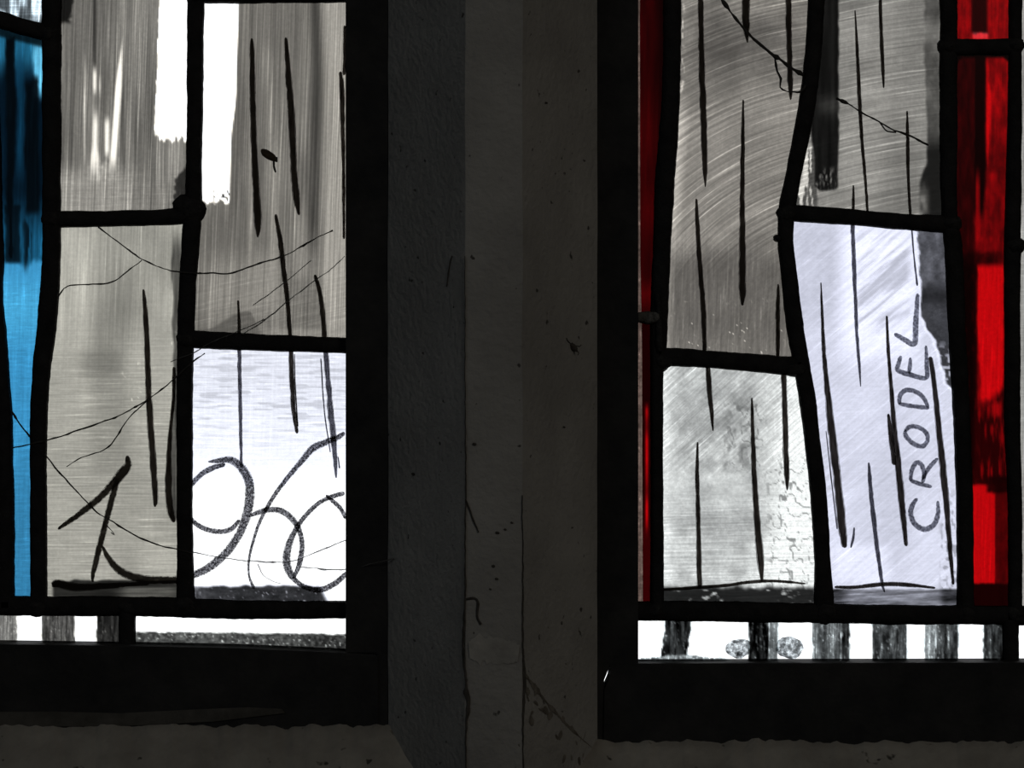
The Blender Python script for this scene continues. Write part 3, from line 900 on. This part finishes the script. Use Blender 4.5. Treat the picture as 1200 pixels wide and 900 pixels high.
def f_F(X, Y):
    V = 0.55 + 0.12 * (fbm(X / 45, Y / 40, 23) - 0.5) * 2
    V = mixv(V, 0.46, 0.8 * box_mask(X, Y, 1025, 1085, 175, 250, 16, 14))
    V = mixv(V, 0.66, 0.5 * box_mask(X, Y, 985, 1040, 120, 235, 16, 30))
    re = 983 - 1.5 * sm(150, 210, Y) + 2 * (vnoise(Y / 9, 0.4, 3) - 0.5)
    le = 950 + 4 * sm(150, 190, Y)
    yb = 224 - 0.022 * (X - 970) ** 2 + 3 * (vnoise(X / 3, 0.1, 9) - 0.5)
    m = (1 - sm(re - 1.5, re + 1.5, X)) * sm(le - 2, le + 2, X) * (1 - sm(yb - 2, yb + 2, Y))
    val = 0.045 + 0.07 * vnoise(X / 4, Y / 60, 4) + 0.12 * np.exp(-((Y - 124) / 12) ** 2) * sm(955, 965, X)
    val = val + 0.42 * sm(192, 206, Y) * sm(0.5, 0.85, fbm(X / 1.8, Y / 9, 7)) * (1 - 0.6 * sm(214, 219, Y))
    V = mixv(V, val, m)
    low = box_mask(X, Y, 930, 958, 175, 245, 2, 8)
    V = mixv(V, 0.30 + 0.6 * sm(0.4, 0.7, vnoise(X / 2, Y / 14, 27)), low * 0.9 * (1 - m))
    rb = 1083.5 + 3 * sm(60, 160, Y) - 8 * sm(185, 215, Y)
    mr = sm(rb - 2, rb + 2, X + 2 * (vnoise(Y / 8, 0.3, 28) - 0.5))
    rv = 0.34 + 0.10 * (fbm(X / 8, Y / 14, 29) - 0.5) * 2 + 0.14 * np.exp(-((Y - 40) / 12) ** 2)
    rv = mixv(rv, 0.11, sm(150, 180, Y))
    rv = mixv(rv, 0.2 + 0.3 * vnoise(X / 3, Y / 9, 2), sm(205, 235, Y) * (1 - sm(1082, 1092, X)))
    V = mixv(V, rv, mr)
    a = 1 - np.maximum(m, mr) * 0.6
    return grey(V, (1.0, 0.98, 0.94)), (0.50 * a, 0.05, 0.20)
def f_I(X, Y):
    V = 0.925 + 0.05 * (fbm(X / 35, Y / 40, 33) - 0.5) * 2
    V = mixv(V, 0.80, 0.8 * box_mask(X, Y, 928, 985, 258, 380, 14, 22) * (0.4 + 0.6 * fbm(X / 6, Y / 6, 34)))
    V = mixv(V, 1.1, 0.7 * box_mask(X, Y, 985, 1075, 262, 420, 14, 30))
    V = mixv(V, 0.74, 0.75 * box_mask(X, Y, 1004, 1066, 275, 385, 6, 16) * sm(0.45, 0.7, fbm((X * 0.77 - Y * 0.64) / 70, (X * 0.64 + Y * 0.77) / 5.5, 57)))
    V = mixv(V, 0.84, 0.7 * box_mask(X, Y, 1025, 1070, 520, 640, 14, 22) * (0.3 + fbm(X / 30, Y / 5, 58)))
    V = mixv(V, 1.06, 0.6 * box_mask(X, Y, 976, 1040, 640, 684, 12, 8))
    lx = np.interp(Y, [262, 275, 300, 370, 385, 398, 450, 480], [1074, 1075, 1077, 1080, 1086, 1096, 1110, 1140]) + 4 * (fbm(X / 9, Y / 7, 36) - 0.5)
    m = sm(lx - 1.5, lx + 1.5, X)
    dv = 0.36 + 0.12 * (fbm(X / 9, Y / 12, 37) - 0.5) * 2
    dv = mixv(dv, 0.14, np.exp(-((Y - 348) / 14) ** 2) * 0.9)
    dv = mixv(dv, 0.24, sm(330, 400, Y))
    dv = mixv(dv, 0.75, sm(0.55, 0.75, vnoise(X / 3.5, Y / 3.5, 38)) * sm(385, 430, Y))
    V = mixv(V, dv, m)
    halo = sm(lx - 5, lx - 2, X) * (1 - m)
    V = mixv(V, 1.06, 0.7 * halo)
    # mottling right of the letters
    V = mixv(V, 0.55, 0.6 * sm(0.58, 0.75, vnoise(X / 3, Y / 5, 39)) * sm(1098, 1106, X) * sm(560, 600, Y))
    d = sm(689, 692, Y + 2 * (fbm(X / 11, 0.3, 40) - 0.5))
    V = mixv(V, 0.50 + 0.3 * (fbm(X / 30, Y / 3 + X / 40, 42) - 0.5) * 2 - 0.3 * (1 - sm(980, 1000, X)) - 0.25 * sm(1098, 1108, X), d * 0.95)
    return grey(V, (0.955, 0.962, 1.035)), (0.14, 0.05 + 0.3 * d, 0.10 + 0.35 * m)
def f_R2t(X, Y):
    r = 0.52 + 0.16 * (fbm(X / 5, Y / 14, 3) - 0.5) * 2
    r = mixv(r, 0.13, box_mask(X, Y, 1138, 1157, -300, 38, 2.5))
    r = mixv(r, 0.9, box_mask(X, Y, 1140, 1158, 38 + 3 * vnoise(X / 3, 0.2, 6), 46, 1.5))
    c = red(r); c[..., 1:] += (0.16 * box_mask(X, Y, 1140, 1158, 38, 46, 2))[..., None]
    return c, (0.35, 0.0, 0.2)
def f_R2(X, Y):
    n = fbm(X / 5, Y / 20, 43)
    edw = 2.5 * (fbm(X / 6, Y / 14, 52) - 0.5)
    r = 0.50 - 0.14 * sm(150, 200, Y) + 0.22 * (fbm(X / 6, Y / 16, 43, 4) - 0.5) * 2
    r = mixv(r, 0.15 + 0.14 * (n - 0.5), (1 - sm(1139, 1144, X + edw)))
    r = mixv(r, 0.04, box_mask(X + edw, Y, 1141, 1156 - 4 * sm(190, 255, Y), 40, 252, 2.5, 10) * 0.97)
    r = mixv(r, 0.82, box_mask(X + 0.5 * edw, Y, 1156, 1162 - 4 * sm(120, 185, Y) - 4 * (1 - sm(90, 112, Y)), 70, 188, 1.8, 12) * 0.9)
    r = mixv(r, 0.62, box_mask(X, Y, 1143.5, 1148, 205, 290, 1.4, 16) * 0.8)
    r = mixv(r, 0.58, np.exp(-((X - 1163) / 6) ** 2 - ((Y - 208) / 8) ** 2))
    r = mixv(r, 0.05, box_mask(X + edw, Y, 1122, 1180, 296, 311 - 5 * sm(1165, 1176, X), 3, 4) * 0.75 * (1 - 0.7 * sm(1160, 1176, X)) * (0.5 + 0.5 * fbm(X / 5, Y / 5, 59)))
    r = mixv(r, 0.07, sm(1175.5, 1178, X) * sm(255, 300, Y) * (1 - sm(540, 566, Y)))
    mid = box_mask(X + edw, Y, 1145 + 4 * sm(380, 460, Y), 1176, 311, 470 + 8 * (n - 0.5), 2.0, 5)
    r = mixv(r, 0.765 + 0.10 * (n - 0.5), mid)
    lf = (1 - sm(1143, 1147, X + edw)) * sm(300, 312, Y) * (1 - sm(560, 568, Y))
    r = mixv(r, 0.10 + 0.12 * sm(0.55, 0.8, fbm(X / 4, Y / 9, 53)), lf)
    dkm = sm(462, 478, Y + (X - 1160) * 0.9 + 10 * (fbm(X / 5, 0.2, 54) - 0.5)) * (1 - sm(565, 569, Y))
    r = mixv(r, 0.15 + 0.30 * sm(0.45, 0.75, fbm(X / 3.5, Y / 24, 46)), dkm)
    r = mixv(r, 0.58, box_mask(X + edw, Y, 1161, 1173, 472, 488, 2.5, 5) * 0.8)
    low = sm(566, 571, Y)
    r = mixv(r, 0.745 + 0.08 * (fbm(X / 3, Y / 30, 55) - 0.5), low * (1 - sm(1164.5, 1167.5, X + 0.4 * edw)))
    r = mixv(r, 0.28 + 0.14 * (fbm(X / 5, Y / 9, 56) - 0.5), low * sm(1165.5, 1167.5, X + 0.4 * edw))
    r = mixv(r, 0.08, box_mask(X + edw, Y, 1157, 1186, 558, 577 + 6 * (n - 0.5), 3, 3) * 0.9)
    r = mixv(r, 0.09, sm(682, 686, Y + edw))
    r = mixv(r, 0.04, (1 - sm(1138, 1140.5, X)) * low)
    r = mixv(r, 0.03, 1 - sm(65, 70, Y + 5 * (1 - np.clip(np.abs(X - 1130) / 10, 0, 1)) * 0 - 5 * np.clip(1 - np.minimum(np.abs(X - 1122), np.abs(X - 1182)) / 6, 0, 1)))
    c = red(r)
    r2 = (1 - sm(1138, 1144, X)) * sm(295, 315, Y) * (1 - sm(560, 568, Y))
    c = c * (1 - 0.6 * r2)[..., None]
    return c, (0.24, 0.0, 0.2)
def f_J(X, Y):
    V = 0.62 + 0.1 * (fbm(X / 30, Y / 50, 3) - 0.5)
    return grey(V, (1, 0.99, 0.96)), (0.4, 0.2, 0.15)
STRIP = [(777, 808, 0.17), (877, 901, 0.10), (901, 912, 0.50), (952, 986, 0.42), (986, 996, 0.20), (1022, 1063, 0.27), (1083, 1096, 0.66), (1096, 1123, 0.28), (1152, 1180, 0.20)]
def f_T1(X, Y):
    V = np.full(X.shape, 1.6)
    for k, (x0, x1, v) in enumerate(STRIP):
        wob = 2.0 * (vnoise(Y / 6, k * 1.3, 47) - 0.5) + (2.5 * (Y - 750) / 24 if k == 0 else 0)
        m = box_mask(X + wob, Y, x0, x1, 600, 900, 1.3)
        vv = v - 0.03 + 0.28 * (fbm(X / 4, Y / 22, 48 + k, 4) - 0.5) * 2 + 0.45 * sm(0.62, 0.95, fbm(X / 1.3, Y / 5, 60 + k))
        V = mixv(V, vv, m)
    dirt = sm(0, 3, Y - (772 - 5 * np.exp(-((X - 800) / 30) ** 2) - 3 * fbm(X / 8, 0.1, 3))) * (1 - sm(840, 870, X))
    V = mixv(V, 0.30 + 0.5 * vnoise(X / 3, Y / 2, 5), dirt)
    a = (V < 0.95) * 1.0
    return grey(V, (0.96, 1.0, 1.01)), (0.85 * a, 0, 0.7 * a)
def f_T2(X, Y):
    V = mixv(np.full(X.shape, 1.6), 0.3, box_mask(X, Y, 1230, 1260, 600, 900, 1.5) + box_mask(X, Y, 1300, 1335, 600, 900, 1.5))
    return grey(V, (0.97, 1, 1)), (0.4 * (V < 1), 0, 0.4 * (V < 1))

arcE = arc_flow(700, -190, 160, 3.0, 3)
arcs = arc_flow(1080, 640, 150, 3.0, 3)
arcE = arc_flow(1010, 470, 150, 3.2, 4)
arcF = arc_flow(1180, 900, 170, 3.2, 5)
gp(P2, const(744), eS, (-205, -205), (716, 716), f_sliver, vert, lin_flow(10, 10, 8))
p_R1 = gp(P2, eS, e3, (-205, -205), (716, 716), f_R1, lin_flow(89, 90, 3), horz)
p_E = gp(P2, e3, e4, (-205, -205), (418, 429), f_E, arcE, lin_flow(88, 60, 3.5, 6))
p_G = gp(P2, e3, e4, (418, 430), (716, 719), f_G, lin_flow(42, 70, 3.2, 7), lin_flow(1, 60, 2.6, 8))
p_F = gp(P2, e4, e5, (-205, -205), (249, 263), f_F, arcF, vert)
p_I = gp(P2, e4, e5, (249, 263), (719, 721), f_I, lin_flow(40, 90, 5.0, 9), lin_flow(3, 50, 2.6, 10))
p_R2t = gp(P2, e5, e6, (-205, -205), (55, 54), f_R2t, lin_flow(89, 70, 3), horz)
p_R2 = gp(P2, e5, e6, (55, 54), (721, 721), f_R2, lin_flow(89, 70, 3.0), horz)
gp(P2, e6, const(1402), (-205, -205), (721, 721), f_J, lin_flow(88, 90, 3), horz)
p_T1 = gp(P2, const(744), const(1185), (716, 721), (788, 788), f_T1, lin_flow(89, 40, 3.0, 11), horz)
gp(P2, const(1185), const(1402), (721, 721), (788, 788), f_T2, vert, horz)


# ---- brush strokes, numerals and letters on the panes
def strokes(p, rows, mat='stroke', name='brush_stroke', rough=0.10, wmul=1.0):
    for k, r in enumerate(rows):
        r = [(a, b, c * wmul) for a, b, c in r]
        ribbon(name, r, M[mat], p, seed=int(r[0][0] * 3 + r[0][1]), rough=rough)

strokes(p_B, [
    [(295, 45, 3), (295.5, 60, 5.5), (296, 110, 6.5), (298, 180, 7.5), (301, 235, 8.5), (302.5, 262, 8), (302, 278, 2)],
    [(335, 44, 3.5), (337, 75, 6), (341, 130, 8), (344, 190, 7.5), (347, 230, 8.5), (350.5, 252, 3)],
    [(323, 251, 3.5), (328, 280, 5.5), (333, 320, 6), (338, 365, 5), (340.5, 404, 5)],
    [(369, 322, 4), (374, 340, 5), (378, 365, 6), (381, 404, 6)],
    [(279, 352, 2.5), (280, 372, 3.5), (280.5, 402, 4.5)],
    [(399, 84, 4), (401, 110, 6), (401.5, 150, 5), (402.5, 190, 4), (403, 280, 3)],
    [(404, 30, 3), (404, 70, 4), (403, 88, 4)],
])
strokes(p_D, [
    [(341, 405, 5.5), (342, 440, 6), (344, 475, 6), (348, 508, 4)],
    [(345, 415, 1.2), (346, 450, 1.4), (349, 500, 1.6)],
], 'stroke')
strokes(p_D, [
    [(280.5, 403, 4.5), (281, 450, 4.5), (282, 500, 4.0), (283, 548, 3)],
    [(381, 405, 6), (384, 440, 6), (388, 485, 7), (392, 530, 6), (394, 560, 2)],
    [(376, 420, 1.5), (380, 480, 1.6), (387, 530, 1.4)],
    [(396, 535, 1.5), (398, 549, 2)],
], 'stroke_soft', rough=0.15)
strokes(p_C, [
    [(168, 339, 3), (170, 360, 5.5), (172, 395, 6.5), (174, 455, 7), (177, 505, 8), (180, 550, 7.5), (182, 585, 6), (181.5, 594, 2)],
    [(204, 430, 4), (203, 470, 4), (199, 515, 5), (197.5, 560, 8), (199, 595, 8), (204, 612, 5)],
    [(62, 688, 5), (66, 684, 9), (90, 688, 9), (120, 687, 7), (150, 685, 5), (175, 684, 4)],
])
strokes(p_C, [
    [(68, 620, 3), (78, 613, 5), (95, 601, 6.5), (115, 585, 8), (130, 570, 9), (142, 556, 11), (150, 545, 9), (149, 534, 4)],
    [(138, 560, 5), (134, 575, 7), (126, 604, 7), (119, 632, 7), (112, 660, 6.5), (109, 672, 5), (108.5, 682, 2.5)],
    [(120, 640, 3), (126, 652, 6), (136, 665, 8), (150, 674, 9), (170, 679, 9), (190, 680, 9), (215, 679, 9)],
], 'numeral_dark', 'painted_numeral', 0.06)
strokes(p_D, [
    [(244, 541, 2), (256, 540, 6), (270, 539, 8), (282, 547, 9), (291, 562, 10), (293, 580, 11), (290, 600, 11), (282, 622, 9.5), (270, 642, 9.5), (254, 658, 9.5), (238, 669, 9), (218, 677, 8)],
    [(264, 544, 5), (250, 548, 6), (236, 556, 6), (220, 572, 6)],
    [(219, 603, 5), (230, 614, 5.5), (244, 621, 6), (260, 623, 6), (272, 619, 6), (281, 609, 4)],
], 'numeral', 'painted_numeral', 0.06)
strokes(p_D, [
    [(404, 507, 5), (395, 513, 6), (382, 518, 7), (366, 526, 8), (352, 542, 6), (332, 566, 5.5), (318, 586, 5), (306, 608, 4), (298, 630, 3.5), (292, 655, 3), (292, 675, 2.5), (298, 690, 4)],
    [(292, 605, 3), (304, 600, 6), (318, 597, 6.5), (332, 600, 7), (344, 610, 7), (351, 622, 6), (354, 640, 6), (351, 660, 6), (344, 678, 4)],
    [(404, 578, 5), (392, 581, 5.5), (376, 588, 5), (362, 600, 5.5), (350, 615, 5.5), (341, 632, 7.5), (336, 650, 9), (338, 667, 9), (346, 680, 6), (360, 689, 6), (376, 691, 7), (392, 684, 7), (407, 671, 6)],
    [(382, 580, 3), (390, 587, 5), (399, 596, 5), (406, 608, 5)],
], 'numeral', 'painted_numeral', 0.06)

strokes(p_E, [
    [(820, -80, 5), (821, 0, 6), (822, 60, 6.5), (824, 130, 7.5), (826, 190, 6.5), (826.5, 219, 1.5)],
    [(874, -80, 8), (874, 0, 9), (874, 30, 8), (876, 50, 2)],
    [(923, -80, 8), (924, 0, 7), (925, 60, 6.5), (926, 100, 6), (926.5, 117, 2)],
    [(871, 117, 2), (870.5, 160, 4.5), (870, 220, 5.5), (870, 290, 7.5), (870, 340, 7.5), (870, 358, 3)],
    [(816, 233, 2.5), (817, 260, 5), (820, 310, 5.5), (824, 360, 6), (826, 418, 5)],
    [(912, 333, 2), (911.5, 360, 5), (911.5, 400, 5), (911, 424, 4)],
])
strokes(p_G, [
    [(829, 422, 5.5), (831, 455, 6), (834, 485, 4.5), (835.5, 505, 1.5)],
    [(817.5, 518, 2), (817, 550, 4.5), (818, 600, 5), (819, 650, 6), (820, 690, 6)],
    [(881, 466, 2), (882, 500, 4.5), (884, 560, 6.5), (888, 620, 7.5), (891, 655, 8), (893, 682, 3)],
    [(918, 430, 6), (919.5, 470, 6.5), (920.5, 520, 7), (922, 555, 6), (922.5, 574, 2)],
    [(776, 691, 3), (810, 689, 4), (850, 686, 4), (880, 682, 4), (910, 681, 3.5), (944, 684, 2)],
])
strokes(p_F, [
    [(1002, 12, 1.5), (1004, 50, 3.5), (1007, 110, 4.5), (1010, 165, 4), (1014, 210, 3.5), (1017, 254, 3)],
    [(1031, -80, 4), (1031.5, 0, 4), (1033, 50, 4.5), (1035, 90, 3.5), (1035.5, 103, 1.5)],
    [(1063, 130, 2), (1063.5, 160, 4), (1064.5, 210, 3.5), (1067, 258, 3)],
    [(1000, 217, 2), (1000, 235, 3.5), (999.5, 250, 3)],
])
strokes(p_I, [
    [(962, 331, 1.5), (963.5, 370, 3.5), (966, 420, 5), (970, 460, 7), (975, 510, 9), (981, 560, 9), (986, 610, 10), (990, 642, 6)],
    [(1039, 370, 2.5), (1041, 410, 4), (1044, 450, 4.5), (1048, 500, 6), (1053, 550, 7.5), (1058, 600, 7), (1062, 640, 4)],
    [(1041, 485, 3), (1044, 510, 6), (1048, 545, 5)],
    [(1090, 418, 5), (1094, 445, 6), (1099, 490, 6.5), (1104, 540, 8), (1109, 590, 7), (1113, 640, 6), (1117, 685, 3)],
    [(978, 688, 3), (1005, 688, 4.5), (1030, 685, 5), (1060, 685, 5), (1096, 689, 2.5)],
])
strokes(p_I, [
    [(999, 254, 5), (1000, 290, 5), (1002, 340, 4.5), (1004, 390, 4), (1007, 430, 3), (1008.5, 453, 1.2)],
    [(1018, 542, 2.5), (1020, 570, 5), (1024, 610, 5.5), (1029, 650, 5), (1033, 680, 4), (1036.5, 694, 1.5)],
    [(1068, 262, 2), (1071, 300, 2), (1075, 335, 2.5)],
    [(968, 505, 1.2), (974, 560, 1.5), (981, 620, 1.4)],
    [(1001, 618, 2), (1000, 630, 3), (997, 642, 2)],
], 'stroke_soft', rough=0.12)
strokes(p_I, [
    [(1075, 584, 3), (1069, 592, 4.5), (1067.5, 603, 4.5), (1072, 614, 4.5), (1083, 620, 5), (1094, 615, 4.5), (1099, 603, 4), (1099, 587, 2.5)],
    [(1066.5, 563, 3), (1078, 567, 4), (1092, 570.5, 3)],
    [(1067, 564, 3), (1068.5, 551, 4), (1074, 542, 4), (1080, 545, 4), (1083, 555, 4), (1081, 566, 3)],
    [(1081, 562, 3), (1088, 549, 4), (1099, 537, 3)],
    [(1060, 506, 3), (1066, 500, 4), (1077, 501, 4), (1086, 508, 4), (1086.5, 517, 4), (1080, 523, 4.5), (1069, 519, 4), (1061, 510, 4), (1061, 504, 2.5)],
    [(1053, 473, 3), (1070, 476, 4), (1089, 478, 3.5)],
    [(1053.5, 474, 3), (1055, 463, 4), (1062, 457, 4), (1073, 459, 4), (1082, 466, 4), (1088, 478, 3)],
    [(1056, 417, 3), (1053, 426, 4), (1052, 434, 4), (1066, 439, 4.5), (1085, 443, 4), (1086, 430, 4), (1085, 405, 2.5)],
    [(1065, 438, 3), (1066, 430, 4), (1067, 419, 2.5)],
    [(1048, 391, 3.5), (1060, 398, 4.5), (1071.5, 403, 4.5), (1073, 380, 5), (1075.5, 344, 3.5)],
], 'letter', 'painted_letter', 0.08, 1.3)

# tie on the lead beside the narrow red strip
t = adopt(sweep('lead_tie', [(744, 371, 11), (752, 372, 14), (762, 372, 14), (772, 371, 11)], M['tie'], None, depth=0.004, yc=-0.002, wob=0.2, seed=77, step=1.5), P2)
t['label'] = 'dusty grey metal tie across the red strip'
adopt(sweep('lead_tie', [(770, 345, 5), (772, 372, 7), (772, 400, 8), (773, 412, 5)], M['solder'], None, depth=0.003, yc=-0.0025, wob=0.2, seed=78, step=1.5), P2)


# ------------------------------------------------------------------ cobwebs and bits on the glass
YW = -0.0036
def web(pts, label, r=0.00045, mat='web', seed=0, extra=(), y=YW):
    p0 = W(pts[0][0], pts[0][1], y)
    root = empty('cobweb', p0)
    tag(root, label, 'cobweb', 'cobwebs across the glass')
    for i, q in enumerate((pts,) + tuple(extra)):
        o = tube3('thread', [(a, b, y if len(c) == 0 else c[0]) for a, b, *c in q], M[mat], None, r * (1 if i == 0 else 0.8), wob=0.7, seed=seed + i)
        parent_keep(o, root)
    return root
web([(115, 266), (140, 285), (155, 296), (166, 303), (180, 310), (200, 317), (226, 320), (250, 320), (272, 320), (300, 310), (335, 299), (352, 289), (375, 277), (390, 270)],
    'dusty cobweb thread sagging from the upper lead joint across two grey panes', 0.0004, seed=1,
    extra=([(68, 350), (72, 342), (80, 335), (100, 333), (130, 331), (146, 320), (166, 305)],))
web([(14, 525), (55, 516), (95, 503), (130, 491), (155, 479), (180, 463), (205, 443), (226, 424), (240, 414)], 'dark cobweb line slanting above the painted numeral one', 0.0004, seed=4,
    extra=([(172, 470), (158, 483), (148, 494), (138, 510), (128, 523), (112, 531), (95, 536), (78, 547)],))
web([(53, 533), (70, 554), (90, 576), (104, 590), (117, 603), (135, 613), (155, 626), (180, 637), (206, 643), (226, 649)], 'cobweb thread crossing the stem of the painted numeral one', 0.00042, seed=7,
    extra=([(124, 614), (131, 622), (134, 627), (130, 624)],))
web([(226, 647), (250, 652), (290, 657), (320, 659), (345, 657), (375, 645), (404, 634), (430, 627)], 'faint cobweb thread strung through the lower curls of the painted numerals', 0.0003, 'webfaint', seed=9,
    extra=([(302, 661), (308, 674), (320, 681), (330, 684)],))
web([(13, 481), (20, 492), (26, 501), (35, 512)], 'short knotted cobweb across the lower blue glass', 0.0005, seed=12)
web([(284, 392), (306, 378), (322, 366), (336, 354), (360, 335), (385, 318), (404, 300)], 'faint cobweb thread rising over the foot of the tall grey pane', 0.0003, 'webfaint', seed=14,
    extra=([(296, 358), (330, 334), (365, 305)],))
web([(840, -8), (856, 14), (872, 34), (884, 46), (898, 58), (910, 67), (925, 78), (941, 88)], 'thick dusty cobweb beside the bent lead over arc-brushed grey glass', 0.0008, seed=16,
    extra=([(908, 68), (911, 84), (915, 92), (914, 102), (922, 107), (938, 107), (944, 100)],))
web([(980, 115), (998, 124), (1012, 133), (1030, 142), (1048, 153), (1062, 157), (1088, 170)], 'knotted cobweb thread ending at the dark brushed edge of grey glass', 0.00055, seed=19,
    extra=([(1030, 142), (1040, 154), (1050, 155)],))
web([(200, 424, YW), (225, 414, YW - 0.001), (250, 400, YW - 0.002), (278, 389, YW - 0.002), (310, 374, YW)], 'pale cobweb wisp crossing the lead below the tall grey pane', 0.0003, 'webfaint', seed=22)
web([(350, 664, -0.004), (400, 668, -0.006), (430, 662, -0.0135), (462, 655, -0.019)], 'pale cobweb wisp reaching from the glass to the mullion', 0.0003, 'webfaint', seed=25)

hk = empty('seed_husk', W(318, 186, -0.0005)); tag(hk, 'small brown seed husk stuck to the tall grey pane', 'seed husk')
b = blob('husk_body', 315, 182, 11.5, 5, 0.0012, -0.0009, M['husk'], None, 3, lump=0.2, rot=0.6); parent_keep(b, hk)
b = tube3('husk_stem', [(321, 188, -0.001), (321, 195, -0.001), (323, 202, -0.0006)], M['web'], None, 0.0006, seed=3); parent_keep(b, hk)
b = tube3('husk_stem', [(324, 184, -0.001), (324, 190, -0.001)], M['web'], None, 0.0006, seed=5); parent_keep(b, hk)

l1 = blob('putty_lump', 866, 760, 17, 11, 0.0018, -0.0012, M['putty'], None, 11, lump=0.35)
tag(l1, 'oblong grey putty lump left of the darkest painted bar in the bottom strip', 'putty lump', 'putty lumps on the bottom strip')
l1['label'] = 'oblong translucent grey putty lump on clear glass of the bottom strip'
l2 = blob('putty_lump', 925, 760, 15, 13, 0.0018, -0.0012, M['putty'], None, 23, lump=0.4)
tag(l2, 'round speckled grey putty lump on the bottom strip beside the blackest bar', 'putty lump', 'putty lumps on the bottom strip')

fl = empty('dead_fly', W(672, 406, facet_y(672))); tag(fl, 'small dark insect remains stuck on the side of the mullion', 'insect')
b = blob('insect_body', 671, 406, 4.2, 7.5, 0.0018, facet_y(671) - 0.001, M['crack'], None, 9, lump=0.5, rot=-0.7); parent_keep(b, fl)
b.data.vertices.foreach_set('co', [c for v in b.data.vertices for c in (v.co.x * (D + facet_y(671)) / D, v.co.y, Z0 + (v.co.z - Z0) * (D + facet_y(671)) / D)])
for q in ([(673, 409, 0), (678, 413, 0), (677, 416, 0)], [(669, 403, 0), (665, 399, 0), (664, 396, 0)], [(674, 405, 0), (679, 406, 0), (681, 404, 0)]):
    b = tube3('insect_leg', [(x, y, facet_y(x) - 0.0006) for x, y, _ in q], M['crack'], None, 0.0003, seed=2); parent_keep(b, fl)
